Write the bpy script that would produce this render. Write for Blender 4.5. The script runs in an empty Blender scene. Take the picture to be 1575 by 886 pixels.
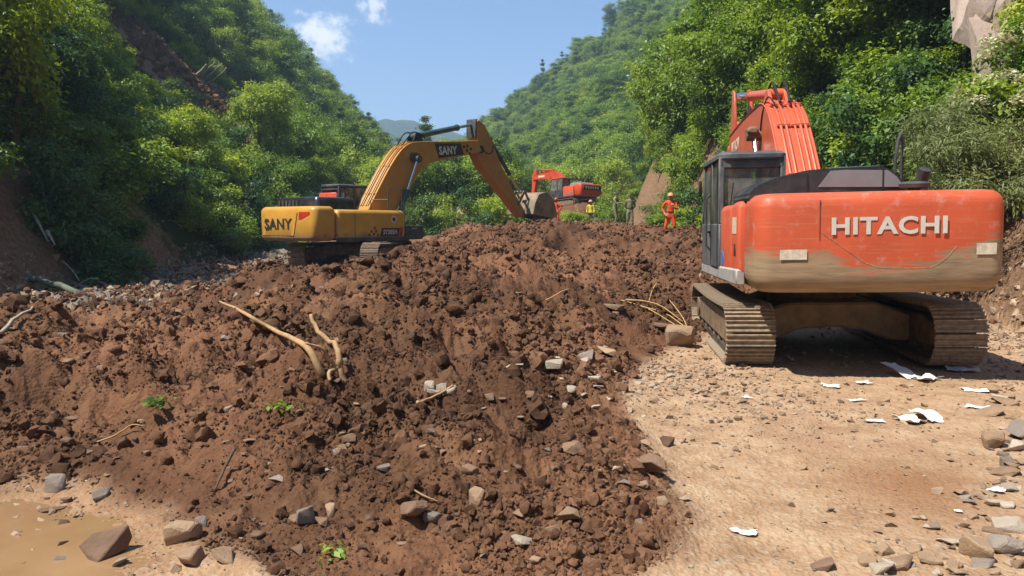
import bpy, bmesh, math, random
import numpy as np
from mathutils import Vector, Matrix, Euler

# ---------------------------------------------------------------- camera, sky, sun, exposure
scene = bpy.context.scene
COL = scene.collection
R = math.radians
F_PX, PCX, PCY, HORIZON, EYE = 1168.0, 787.5, 443.0, 345.0, 1.65
PITCH = math.atan((PCY - HORIZON) / F_PX)
cam = bpy.data.cameras.new('camera')
cam.sensor_width = 36.0
cam.lens = 36.0 * F_PX / 1575.0
cam.clip_start, cam.clip_end = 0.05, 20000.0
cam_o = bpy.data.objects.new('camera', cam)
COL.objects.link(cam_o)
cam_o.location = (0, 0, EYE)
cam_o.rotation_euler = (R(90) - PITCH, 0, 0)
scene.camera = cam_o

SUN_EL, SUN_BACK = R(59), R(28)           # the sun stands to the left, a little behind the camera
sun_dir = Vector((-math.cos(SUN_EL) * math.cos(SUN_BACK), -math.cos(SUN_EL) * math.sin(SUN_BACK), math.sin(SUN_EL)))
world = bpy.data.worlds.new('World')
scene.world = world
world.use_nodes = True
wn, wl = world.node_tree.nodes, world.node_tree.links
wn.clear()
sky = wn.new('ShaderNodeTexSky')
sky.sky_type = 'NISHITA'
sky.sun_disc = False
sky.sun_elevation = SUN_EL
sky.sun_rotation = math.atan2(sun_dir.x, sun_dir.y)
sky.altitude = 900
sky.air_density, sky.dust_density, sky.ozone_density = 1.0, 0.0, 4.5
bgn = wn.new('ShaderNodeBackground')
bgn.inputs['Strength'].default_value = 0.098
won = wn.new('ShaderNodeOutputWorld')

def pix_dir(px, py):
    f = Vector((0, math.cos(PITCH), -math.sin(PITCH)))
    u = Vector((0, math.sin(PITCH), math.cos(PITCH)))
    return (f + Vector((1, 0, 0)) * ((px - PCX) / F_PX) + u * ((PCY - py) / F_PX)).normalized()

def cloud_mask(px, py, size, stretch, seed, lo, hi):
    """soft cumulus patch of the sky round one direction"""
    geo = wn.new('ShaderNodeTexCoord')
    d = pix_dir(px, py)
    rot = d.to_track_quat('Z', 'Y').to_matrix().inverted().to_euler()
    mp = wn.new('ShaderNodeVectorRotate'); mp.rotation_type = 'EULER_XYZ'
    mp.inputs['Rotation'].default_value = rot
    wl.new(geo.outputs['Generated'], mp.inputs['Vector'])
    sc = wn.new('ShaderNodeVectorMath'); sc.operation = 'MULTIPLY'
    sc.inputs[1].default_value = (1 / (size * stretch), 1 / size, 0)
    wl.new(mp.outputs[0], sc.inputs[0])
    ln = wn.new('ShaderNodeVectorMath'); ln.operation = 'LENGTH'
    wl.new(sc.outputs[0], ln.inputs[0])
    nz = wn.new('ShaderNodeTexNoise'); nz.noise_dimensions = '3D'
    nz.inputs['Scale'].default_value = 1.9 ; nz.inputs['Detail'].default_value = 7; nz.inputs['Roughness'].default_value = 0.58
    off = wn.new('ShaderNodeVectorMath'); off.operation = 'ADD'; off.inputs[1].default_value = (seed, seed * 1.7, 0)
    wl.new(sc.outputs[0], off.inputs[0]); wl.new(off.outputs[0], nz.inputs['Vector'])
    m1 = wn.new('ShaderNodeMath'); m1.operation = 'MULTIPLY_ADD'; m1.inputs[1].default_value = 2.4; m1.inputs[2].default_value = -1.2
    wl.new(nz.outputs['Fac'], m1.inputs[0])
    m2 = wn.new('ShaderNodeMath'); m2.operation = 'ADD'
    wl.new(ln.outputs['Value'], m2.inputs[0]); wl.new(m1.outputs[0], m2.inputs[1])
    mr = wn.new('ShaderNodeMapRange'); mr.interpolation_type = 'SMOOTHSTEP'
    mr.inputs['From Min'].default_value = hi; mr.inputs['From Max'].default_value = lo
    mr.inputs['To Min'].default_value = 0; mr.inputs['To Max'].default_value = 1
    wl.new(m2.outputs[0], mr.inputs['Value'])
    fr = wn.new('ShaderNodeMath'); fr.operation = 'GREATER_THAN'; fr.inputs[1].default_value = 0.0
    sp = wn.new('ShaderNodeSeparateXYZ'); wl.new(mp.outputs[0], sp.inputs[0]); wl.new(sp.outputs['Z'], fr.inputs[0])
    mm = wn.new('ShaderNodeMath'); mm.operation = 'MULTIPLY'
    wl.new(mr.outputs[0], mm.inputs[0]); wl.new(fr.outputs[0], mm.inputs[1])
    return mm.outputs[0]

prev = sky.outputs[0]
for (a, k) in ((cloud_mask(496, 58, 0.030, 1.25, 3.1, 0.15, 1.15), 1.0), (cloud_mask(574, 6, 0.026, 0.75, 7.7, 0.0, 1.1), 0.75)):
    mx = wn.new('ShaderNodeMix'); mx.data_type = 'RGBA'
    ml = wn.new('ShaderNodeMath'); ml.operation = 'MULTIPLY'; ml.inputs[1].default_value = k
    wl.new(a, ml.inputs[0]); wl.new(ml.outputs[0], mx.inputs['Factor'])
    wl.new(prev, mx.inputs['A']); mx.inputs['B'].default_value = (6.6, 6.8, 7.2, 1)
    prev = mx.outputs['Result']
wl.new(prev, bgn.inputs['Color'])
wl.new(bgn.outputs[0], won.inputs['Surface'])

sl = bpy.data.lights.new('sun', 'SUN')
sl.energy, sl.angle, sl.color = 4.7, R(0.53), (1.0, 0.94, 0.84)
so = bpy.data.objects.new('sun', sl)
COL.objects.link(so)
so.rotation_euler = sun_dir.to_track_quat('Z', 'Y').to_euler()
so.location = (0, 0, 60)

scene.render.engine = 'CYCLES'
scene.view_settings.view_transform = 'Standard'
scene.view_settings.look = 'None'
scene.view_settings.exposure = 0.92
scene.view_settings.gamma = 1.0
scene.view_settings.use_curve_mapping = False
cy = scene.cycles
cy.use_denoising = True
cy.max_bounces, cy.diffuse_bounces, cy.glossy_bounces = 6, 3, 2
cy.transmission_bounces, cy.transparent_max_bounces, cy.volume_bounces = 4, 6, 0
cy.caustics_reflective = cy.caustics_refractive = False
cy.sample_clamp_indirect = 6.0

# ---------------------------------------------------------------- noise and small helpers
rng = np.random.default_rng(7)
random.seed(7)
_perm = np.random.default_rng(11).permutation(256)
_ang = np.random.default_rng(12).random(256) * 2 * np.pi
_gx, _gy = np.cos(_ang), np.sin(_ang)

def perlin(x, y, seed=0):
    x = np.asarray(x, float) + seed * 17.31; y = np.asarray(y, float) + seed * 9.17
    xi, yi = np.floor(x).astype(np.int64), np.floor(y).astype(np.int64)
    xf, yf = x - xi, y - yi
    u, v = xf * xf * xf * (xf * (xf * 6 - 15) + 10), yf * yf * yf * (yf * (yf * 6 - 15) + 10)
    def g(ix, iy, dx, dy):
        h = _perm[(_perm[ix & 255] + iy) & 255]
        return _gx[h] * dx + _gy[h] * dy
    a = g(xi, yi, xf, yf); b = g(xi + 1, yi, xf - 1, yf)
    c = g(xi, yi + 1, xf, yf - 1); d = g(xi + 1, yi + 1, xf - 1, yf - 1)
    return ((a + (b - a) * u) + ((c + (d - c) * u) - (a + (b - a) * u)) * v) * 1.41

def fbm(x, y, oct=4, seed=0, gain=0.5):
    s, a, f = 0, 1.0, 1.0
    for o in range(oct):
        s = s + a * perlin(x * f, y * f, seed + o * 3)
        a *= gain; f *= 2.03
    return s

def billow(x, y, oct=3, seed=0, gain=0.5):
    s, a, f = 0, 1.0, 1.0
    for o in range(oct):
        s = s + a * (2.4 * np.abs(perlin(x * f, y * f, seed + o * 5)) - .55)
        a *= gain; f *= 2.1
    return s

def sstep(a, b, x):
    t = np.clip((x - a) / (b - a), 0, 1)
    return t * t * (3 - 2 * t)

# ---------------------------------------------------------------- terrain height
MP = np.array([
 # toe of the slide debris
 (-3.3,4.7,0),(-2.1,4.25,0),(-.9,3.25,0),(0,3.1,0),(.8,3.35,0),(1.0,4.6,0),(1.0,6.2,0),(1.1,7.4,0),(1.5,8.8,0),(2.3,10,0),(2.9,11.2,0),
 (3.2,12.3,0),(4.5,13.2,0),(6,13.4,0),(7.5,12.2,0),(8.5,11,0),(-5,4.3,0),(-7.5,5,.1),
 (-3.5,3.4,-.4),(-2.3,3.0,-.4),(-.9,2.2,-.4),(.3,2.0,-.4),(1.8,3.0,-.4),(2,5,-.4),(2.1,7,-.4),(2.7,8.6,-.4),(3.5,9.8,-.4),(4.5,11,-.4),(6,11.5,-.4),(7,10.3,-.4),(4,7,-.8),(7,7,-.8),(5,3,-.8),(0,0,-.8),(-5,2,-.4),(-9,3,0),
 # body
 (-3.3,5.6,.27),(-4.6,7.5,.82),(-6.2,7.4,.62),(-5,10,.2),(-3.6,8.4,.38),(-2,5.4,.34),(-.5,5,.42),(.35,4.7,.26),(-1,6.5,.62),(.2,6.3,.44),(-2.2,7.5,.7),
 (-3.7,10.6,.88),(-1.5,9,.76),(.4,8.8,.5),(-3,13,.86),(-1,13.8,1.14),(.8,12,.75),(2.2,13.5,.5),(-5.2,13,.34),(-7,11.5,.35),(-9,14,.25),(-6.5,16,.15),
 (-4.5,17,.28),(-2.8,17.5,.5),(-.5,18.4,.85),(1.5,17,.72),(1.5,19,.78),(.3,19.2,.85),(3.2,18.6,.72),(3.2,20.6,1.22),(.3,20.7,1.22),(3.5,16,.6),(4.5,20,1.1),(6,18,.8),(7.5,16,.7),(1.5,20.8,1.25),(-.9,21,1.1),(-2.5,22.5,.95),(-3.3,20,.35),
 (-4.2,23,.2),(-6,22,.22),(-9,22,.2),(-5.6,27,.12),(-8,27,.15),(-4.2,27.5,.25),(-3.2,25.6,.75),(-2.2,26,1.55),(-1,26,1.4),(1.5,26,1.4),(3.5,25,1.3),(5,25,1.4),(6.1,29.5,1.22),
 (4,30,1.55),(1,31,1.5),(-1.5,31,1.3),(.9,35.5,1.7),(-4,32,.7),(-7,33,.3),(3,36,1.55),(6,38,1.5),(-2,38,1.2),(-10,34,.35),(3,42,1.6),(-3,44,1.2),(5.5,41,1.5),(-9,44,.7),
 (-12,10,.3),(-13,20,.2),(-13,30,.3),(9,22,.8),(9,30,1.2)])

def _tps(r2):
    return 0.5 * r2 * np.log(np.maximum(r2, 1e-9))
_n = len(MP)
_A = np.zeros((_n + 3, _n + 3))
_d2 = (MP[:, None, 0] - MP[None, :, 0]) ** 2 + (MP[:, None, 1] - MP[None, :, 1]) ** 2
_A[:_n, :_n] = _tps(_d2) + np.eye(_n) * 0.15
_A[:_n, _n] = 1; _A[:_n, _n + 1:] = MP[:, :2]; _A[_n, :_n] = 1; _A[_n + 1:, :_n] = MP[:, :2].T
_w = np.linalg.solve(_A, np.concatenate([MP[:, 2], np.zeros(3)]))

def rbf(X, Y):
    out = np.full(X.shape, _w[_n]) + _w[_n + 1] * X + _w[_n + 2] * Y
    for i in range(_n):
        out += _w[i] * _tps((X - MP[i, 0]) ** 2 + (Y - MP[i, 1]) ** 2)
    return out

_XR = np.array([(-20, 9.5), (6, 9.0), (10, 8.4), (14, 8.3), (20, 8.0), (29, 7.2), (40, 7.0), (50, 6.6), (60, 8.6), (66, 12), (80, 24), (100, 44), (140, 90), (2000, 2000)])
def left_foot(Y):
    return -9.6 - 0.05 * np.minimum(Y, 230) - 1.0 * np.maximum(Y - 230, 0)
def right_foot(Y):
    return np.interp(Y, _XR[:, 0], _XR[:, 1])

def terrain(X, Y, fine=True):
    """height, debris mask, left-hill depth, right-hill depth"""
    X = np.asarray(X, float); Y = np.asarray(Y, float)
    sh = X.shape
    X = X.ravel(); Y = Y.ravel()
    inner = (np.abs(X) < 18) & (Y > -4) & (Y < 50)
    m = np.full(X.shape, -1.0)
    if inner.any():
        m[inner] = rbf(X[inner], Y[inner])
    far = 1.25 + 0.03 * (Y - 44) + 1.15 * np.exp(-(((X - 4.6) / 4.5) ** 2 + ((Y - 58) / 6.0) ** 2))
    far = far + 1.0 * np.exp(-(((X - 4.9) / 2.6) ** 2 + ((Y - 53.5) / 1.6) ** 2))
    far = np.maximum(far, 0.0)
    wt = sstep(38, 47, Y)
    side = sstep(13, 18, np.abs(X)) * (Y < 50)
    m = np.where(inner, m, np.where(Y >= 47, far, -0.4))
    mm = m * (1 - wt) + far * wt
    edge = 0.10 * fbm(X * 1.3, Y * 1.3, 3, 5)
    mask = sstep(-0.05, 0.07, mm + edge * 0.6)
    mask = np.where(Y > 60, sstep(9, 4, np.abs(X - 4)) * 0.6, mask)
    grey = sstep(-5.5, -8.0, X + 0.05 * (Y - 20)) * sstep(9, 13, Y)      # gravelly mud left of the pile
    base = np.log1p(np.exp(np.clip(mm * 14, -40, 40))) / 14 - 0.02
    base = np.where(mm > 1.5, mm, base)
    # fresh cuts in the back of the pile
    for (cx, cy_, rx, ry, dp) in ((0.1, 20.2, .38, 1.1, .7), (1.55, 20.4, .55, .9, .85), (-4.4, 9.9, .8, .4, .3), (-3.3, 8.2, .45, .4, .25), (-1.15, 7.6, .4, .3, .25), (-6.2, 9.4, .7, .5, .25), (3.6, 22.3, .9, .6, .4), (-.9, 16.6, .6, .5, .28), (-1.0, 5.35, .32, .2, .22), (.5, 14.5, .5, .6, .2), (-2.1, 10.9, .5, .35, .2), (3.0, 20.3, .5, .5, .3), (-.2, 6.8, .5, .25, .16)):
        q = ((X - cx) / rx) ** 2 + ((Y - cy_) / ry) ** 2
        base -= dp * np.exp(-q ** 2)
    z = base
    if fine:
        lump = 0.19 * fbm(X * 0.75, Y * 0.75, 3, 21) + 0.062 * billow(X * 2.3, Y * 2.3, 3, 31) + 0.020 * billow(X * 7, Y * 7, 3, 41)
        near = 0.007 * billow(X * 20, Y * 20, 2, 51) * sstep(14, 8, Y)
        z = z + mask * (lump * sstep(-.1, .45, mm) * 0.9 + 0.4 * lump * sstep(-.1, .1, mm) + near)
        z = z + (1 - mask) * (0.016 * fbm(X * 1.1, Y * 1.1, 4, 61) + 0.006 * billow(X * 14, Y * 14, 2, 63))
        z = z - 0.03 * sstep(-1.2, -2.2, X) * sstep(5.2, 4.4, Y) * (1 - mask)
    # valley sides
    lf, rf = left_foot(Y) + 0.7 * fbm(Y * .09 + 3, X * .02, 2, 71), right_foot(Y) + 0.5 * fbm(Y * .17, X * .02, 2, 73)
    ul, ur = lf - X, X - rf
    zl = np.where(ul > 0, 1.05 * ul + 0.35 * np.minimum(ul, 2.0), 1.2 * ul)
    zl = zl + sstep(0, 8, ul) * (2.2 * fbm(X / 26, Y / 26, 3, 81) + 0.5 * fbm(X / 5, Y / 5, 3, 83))
    zl = np.minimum(zl, 92 + 0.02 * ul)
    zr = np.where(ur > 0, 2.3 * np.minimum(ur, 2.6) + 1.05 * np.maximum(ur - 2.6, 0), 1.6 * ur)
    zr = zr + sstep(0, 2, ur) * (0.5 * fbm(X / 2.2, Y / 2.2, 4, 91) + 1.2 * sstep(3, 10, ur) * fbm(X / 15, Y / 15, 3, 93))
    zr = np.minimum(zr, 60)
    zf = 0.76 * X + 0.29 * np.minimum(Y, 250) - 0.3 * np.maximum(Y - 250, 0) - 36 + 4 * fbm(X / 60, Y / 60, 3, 95)
    zf = np.minimum(zf, 92)
    def smax(a, b, k):
        h = np.clip(0.5 + 0.5 * (a - b) / k, 0, 1)
        return b + (a - b) * h + k * h * (1 - h)
    zz = smax(zl, z, 0.35)
    zz = smax(zr, zz, 0.3)
    zz = np.where(Y > 55, smax(zf, zz, 1.5), zz)
    zz = np.where(zz > z + 0.12, zz, np.maximum(z, zz - 0.09))
    hl = np.where((zl > z), ul, -1); hr = np.where((np.maximum(zr, np.where(Y > 55, zf, -99)) > z), np.maximum(ur, np.where(zf > zr, 5, 0)), -1)
    return zz.reshape(sh), mask.reshape(sh), grey.reshape(sh), hl.reshape(sh), hr.reshape(sh)

def hz(x, y):
    return float(terrain(np.array([x]), np.array([y]))[0][0])

def at(px, py, Y):
    d = pix_dir(px, py)
    return Vector((0, 0, EYE)) + d * (Y / d.y)

_ts = np.concatenate([np.arange(2.5, 30, 0.04), np.arange(30, 320, 0.4)])
def hit(px, py):
    """where the ray of a photo pixel meets the terrain"""
    d = pix_dir(px, py)
    xs, ys, zs = d.x / d.y * _ts, _ts, EYE + d.z / d.y * _ts
    h = terrain(xs, ys)[0]
    k = np.argmax(h > zs)
    return Vector((xs[k], ys[k], h[k]))

def proj(x, y, z):
    """photo pixel of a world point (arrays allowed)"""
    z = z - EYE
    cp, sp = math.cos(PITCH), math.sin(PITCH)
    dep = y * cp - z * sp
    up = y * sp + z * cp
    return PCX + F_PX * x / dep, PCY - F_PX * up / dep

# ---------------------------------------------------------------- materials
def new_mat(name):
    m = bpy.data.materials.new(name); m.use_nodes = True
    nt = m.node_tree; nt.nodes.clear()
    out = nt.nodes.new('ShaderNodeOutputMaterial')
    return m, nt.nodes, nt.links, out

def ramp(nodes, stops, interp='LINEAR'):
    r = nodes.new('ShaderNodeValToRGB'); r.color_ramp.interpolation = interp
    el = r.color_ramp.elements
    el[0].position, el[0].color = stops[0][0], (*stops[0][1], 1)
    el[1].position, el[1].color = stops[1][0], (*stops[1][1], 1)
    for p, c in stops[2:]:
        e = el.new(p); e.color = (*c, 1)
    return r

def noise_node(nodes, links, vec, scale, detail=5, rough=0.55, seed=0.0):
    n = nodes.new('ShaderNodeTexNoise'); n.inputs['Scale'].default_value = scale
    n.inputs['Detail'].default_value = detail; n.inputs['Roughness'].default_value = rough
    if vec is not None:
        if seed:
            a = nodes.new('ShaderNodeVectorMath'); a.inputs[1].default_value = (seed, seed * .7, seed * .3)
            links.new(vec, a.inputs[0]); vec = a.outputs[0]
        links.new(vec, n.inputs['Vector'])
    return n

def mixc(nodes, links, fac, a, b, blend='MIX'):
    m = nodes.new('ShaderNodeMix'); m.data_type = 'RGBA'; m.blend_type = blend
    for sock, v in (('Factor', fac), ('A', a), ('B', b)):
        if isinstance(v, (int, float)): m.inputs[sock].default_value = v
        elif isinstance(v, tuple): m.inputs[sock].default_value = (*v, 1)
        else: links.new(v, m.inputs[sock])
    return m.outputs['Result']

def maprange(nodes, links, v, a, b, c=0.0, d=1.0):
    m = nodes.new('ShaderNodeMapRange'); m.interpolation_type = 'SMOOTHSTEP'
    m.inputs['From Min'].default_value, m.inputs['From Max'].default_value = a, b
    m.inputs['To Min'].default_value, m.inputs['To Max'].default_value = c, d
    links.new(v, m.inputs['Value'])
    return m.outputs[0]

def math2(nodes, links, op, a, b):
    m = nodes.new('ShaderNodeMath'); m.operation = op
    for i, v in enumerate((a, b)):
        if isinstance(v, (int, float)): m.inputs[i].default_value = v
        else: links.new(v, m.inputs[i])
    return m.outputs[0]

def principled(nodes, links, out, color, rough=0.9, spec=0.2, metal=0.0, bump=None, bdist=0.01, bstr=0.6):
    p = nodes.new('ShaderNodeBsdfPrincipled')
    if isinstance(color, tuple): p.inputs['Base Color'].default_value = (*color, 1)
    else: links.new(color, p.inputs['Base Color'])
    if isinstance(rough, (int, float)): p.inputs['Roughness'].default_value = rough
    else: links.new(rough, p.inputs['Roughness'])
    p.inputs['Specular IOR Level'].default_value = spec
    p.inputs['Metallic'].default_value = metal
    if bump is not None:
        b = nodes.new('ShaderNodeBump'); b.inputs['Distance'].default_value = bdist; b.inputs['Strength'].default_value = bstr
        links.new(bump, b.inputs['Height']); links.new(b.outputs[0], p.inputs['Normal'])
    links.new(p.outputs[0], out.inputs['Surface'])
    return p

MAT = {}
def simple(name, color, rough=0.7, spec=0.3, metal=0.0, var=0.25, scale=6.0, bstr=0.25, bdist=0.004, dust=None, dust_amt=0.4):
    """plain coat with noise wear, optional dust"""
    m, n, l, o = new_mat(name)
    tc = n.new('ShaderNodeTexCoord')
    nz = noise_node(n, l, tc.outputs['Object'], scale, 6, .6)
    r = ramp(n, [(0.25, tuple(c * (1 - var) for c in color)), (0.75, tuple(min(1, c * (1 + var)) for c in color))])
    l.new(nz.outputs['Fac'], r.inputs[0])
    c = r.outputs[0]
    if dust:
        n2 = noise_node(n, l, tc.outputs['Object'], scale * .5, 8, .7, 4.2)
        f = maprange(n, l, n2.outputs['Fac'], .42, .68, 0, dust_amt)
        c = mixc(n, l, f, c, dust)
    fine = noise_node(n, l, tc.outputs['Object'], scale * 9, 4, .6)
    principled(n, l, o, c, rough, spec, metal, fine.outputs['Fac'], bdist, bstr)
    MAT[name] = m
    return m

# soil of road, debris and bare banks: one material, the attributes say which earth lies where
def soil_material():
    m, n, l, o = new_mat('earth')
    geo = n.new('ShaderNodeNewGeometry'); P = geo.outputs['Position']
    def att(nm):
        a = n.new('ShaderNodeAttribute'); a.attribute_name = nm; return a.outputs['Fac']
    big = noise_node(n, l, P, .55, 5, .6)
    mid = noise_node(n, l, P, 3.2, 6, .65, 3.0)
    fin = noise_node(n, l, P, 28, 6, .7, 9.0)
    vor = n.new('ShaderNodeTexVoronoi'); vor.inputs['Scale'].default_value = 34; l.new(P, vor.inputs['Vector'])
    # debris
    deb = ramp(n, [(.28, (.082, .037, .019)), (.5, (.152, .074, .038)), (.72, (.225, .120, .065))])
    l.new(mid.outputs['Fac'], deb.inputs[0])
    deb2 = mixc(n, l, maprange(n, l, big.outputs['Fac'], .42, .66, 0, .55), deb.outputs[0], (.15, .066, .034))
    debf = mixc(n, l, maprange(n, l, fin.outputs['Fac'], .5, .75, 0, .5), deb2, (.23, .13, .075))
    # crushed, compacted road
    rd = ramp(n, [(.3, (.27, .162, .090)), (.52, (.385, .248, .145)), (.72, (.47, .335, .212))])
    l.new(mid.outputs['Fac'], rd.inputs[0])
    peb = n.new('ShaderNodeSeparateColor'); l.new(vor.outputs['Color'], peb.inputs[0])
    rd2 = mixc(n, l, maprange(n, l, peb.outputs[0], .72, .95, 0, .55), rd.outputs[0], (.43, .34, .24))
    rd3 = mixc(n, l, maprange(n, l, big.outputs['Fac'], .5, .68, 0, .6), rd2, (.315, .185, .112))
    rd4 = mixc(n, l, att('damp'), rd3, (.235, .112, .05))
    wet = maprange(n, l, noise_node(n, l, P, .42, 4, .6, 21.0).outputs['Fac'], .36, .66, .62, 1.22)
    wv = n.new('ShaderNodeVectorMath'); wv.operation = 'SCALE'; l.new(debf, wv.inputs[0]); l.new(wet, wv.inputs['Scale'])
    c = mixc(n, l, att('debris'), rd4, wv.outputs[0])
    gr = ramp(n, [(.3, (.10, .085, .07)), (.7, (.25, .215, .175))]); l.new(mid.outputs['Fac'], gr.inputs[0])
    c = mixc(n, l, att('grey'), c, gr.outputs[0])
    bank = ramp(n, [(.3, (.19, .115, .065)), (.7, (.40, .27, .165))]); l.new(mid.outputs['Fac'], bank.inputs[0])
    c = mixc(n, l, att('bank'), c, bank.outputs[0])
    hsum = math2(n, l, 'ADD', fin.outputs['Fac'], math2(n, l, 'MULTIPLY', vor.outputs['Distance'], .7))
    principled(n, l, o, c, maprange(n, l, mid.outputs['Fac'], .3, .7, .8, .97), .15, 0, hsum, .02, .8)
    return m
MAT['earth'] = soil_material()

def hill_material():
    m, n, l, o = new_mat('hill_floor')
    geo = n.new('ShaderNodeNewGeometry'); P = geo.outputs['Position']
    a = n.new('ShaderNodeAttribute'); a.attribute_name = 'bank'
    mid = noise_node(n, l, P, .9, 7, .65)
    fin = noise_node(n, l, P, 9, 6, .7, 5)
    g = ramp(n, [(.3, (.016, .026, .010)), (.52, (.035, .055, .018)), (.72, (.07, .10, .03))]); l.new(fin.outputs['Fac'], g.inputs[0])
    b = ramp(n, [(.25, (.13, .07, .042)), (.5, (.25, .15, .09)), (.75, (.38, .25, .155))]); l.new(fin.outputs['Fac'], b.inputs[0])
    f = math2(n, l, 'ADD', a.outputs['Fac'], math2(n, l, 'MULTIPLY', math2(n, l, 'SUBTRACT', mid.outputs['Fac'], .5), 1.1))
    c = mixc(n, l, maprange(n, l, f, .35, .62), g.outputs[0], b.outputs[0])
    principled(n, l, o, c, .95, .1, 0, fin.outputs['Fac'], .12, .9)
    return m
MAT['hill_floor'] = hill_material()

def leaf_material(name, dark, mid, light, trans=.32, rnd=.5):
    m, n, l, o = new_mat(name)
    oi = n.new('ShaderNodeObjectInfo')
    a = n.new('ShaderNodeAttribute'); a.attribute_name = 'tone'
    f = math2(n, l, 'ADD', math2(n, l, 'MULTIPLY', a.outputs['Fac'], 1 - rnd), math2(n, l, 'MULTIPLY', oi.outputs['Random'], rnd))
    r = ramp(n, [(.1, dark), (.5, mid), (.92, light)]); l.new(f, r.inputs[0])
    p = n.new('ShaderNodeBsdfPrincipled'); p.inputs['Roughness'].default_value = .5; p.inputs['Specular IOR Level'].default_value = .35
    l.new(r.outputs[0], p.inputs['Base Color'])
    t = n.new('ShaderNodeBsdfTranslucent')
    hs = n.new('ShaderNodeHueSaturation'); hs.inputs['Hue'].default_value = .48; hs.inputs['Saturation'].default_value = 1.15; hs.inputs['Value'].default_value = 1.5
    l.new(r.outputs[0], hs.inputs['Color']); l.new(hs.outputs[0], t.inputs['Color'])
    mx = n.new('ShaderNodeMixShader'); mx.inputs[0].default_value = trans
    l.new(p.outputs[0], mx.inputs[1]); l.new(t.outputs[0], mx.inputs[2]); l.new(mx.outputs[0], o.inputs['Surface'])
    MAT[name] = m
    return m
leaf_material('leaf', (.065, .125, .024), (.15, .25, .036), (.29, .38, .055))
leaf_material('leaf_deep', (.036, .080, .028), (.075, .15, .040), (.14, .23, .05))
leaf_material('leaf_light', (.15, .235, .03), (.25, .35, .042), (.38, .46, .06))
leaf_material('leaf_grey', (.13, .165, .06), (.20, .24, .085), (.31, .335, .13))
leaf_material('flower_cream', (.42, .42, .24), (.55, .54, .34), (.68, .66, .45), .2)
simple('bark', (.13, .095, .065), .9, .1, var=.4, scale=7, bstr=.6, bdist=.01)
simple('pale_wood', (.37, .24, .125), .8, .15, var=.3, scale=9)
simple('green_bark', (.12, .135, .10), .85, .15, var=.35, scale=5, bstr=.5, bdist=.01)
simple('grey_wood', (.34, .30, .25), .85, .15, var=.3, scale=9)
simple('dry_straw', (.50, .33, .13), .8, .1, var=.3, scale=6)

def thing(name, label, cat, loc=(0, 0, 0), group=None, rot=None, scale=None):
    o = bpy.data.objects.new(name, None); COL.objects.link(o)
    o.empty_display_size = .2
    o.location = loc; o['label'] = label; o['category'] = cat
    if group: o['group'] = group
    if rot is not None: o.rotation_euler = rot
    if scale is not None: o.scale = scale
    return o

def tag(o, label=None, cat=None, group=None, kind=None):
    if label: o['label'] = label
    if cat: o['category'] = cat
    if group: o['group'] = group
    if kind: o['kind'] = kind
    return o

def np_mesh(name, verts, faces, smooth=False):
    """verts (n,3), faces (m,k) all with k corners"""
    verts = np.asarray(verts, np.float32); faces = np.asarray(faces, np.int32)
    me = bpy.data.meshes.new(name)
    k = faces.shape[1]
    me.vertices.add(len(verts)); me.vertices.foreach_set('co', verts.ravel())
    me.loops.add(faces.size); me.loops.foreach_set('vertex_index', faces.ravel())
    me.polygons.add(len(faces)); me.polygons.foreach_set('loop_start', np.arange(0, faces.size, k, dtype=np.int32))
    me.update(calc_edges=True)
    if smooth: me.polygons.foreach_set('use_smooth', np.ones(len(faces), bool))
    me.validate()
    return me

def link(name, me, mat=None, parent=None, loc=None):
    o = bpy.data.objects.new(name, me); COL.objects.link(o)
    if mat is not None and not me.materials: me.materials.append(MAT[mat] if isinstance(mat, str) else mat)
    if parent is not None: o.parent = parent
    if loc is not None: o.location = loc
    return o

def copy_thing(root, loc, rot, scale, label=None, group=None):
    r = root.copy(); COL.objects.link(r); r.location = loc; r.rotation_euler = rot; r.scale = scale
    if label: r['label'] = label
    if group: r['group'] = group
    for ch in root.children:
        c = ch.copy(); COL.objects.link(c); c.parent = r
        for g in ch.children:
            d = g.copy(); COL.objects.link(d); d.parent = c
    return r

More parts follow.
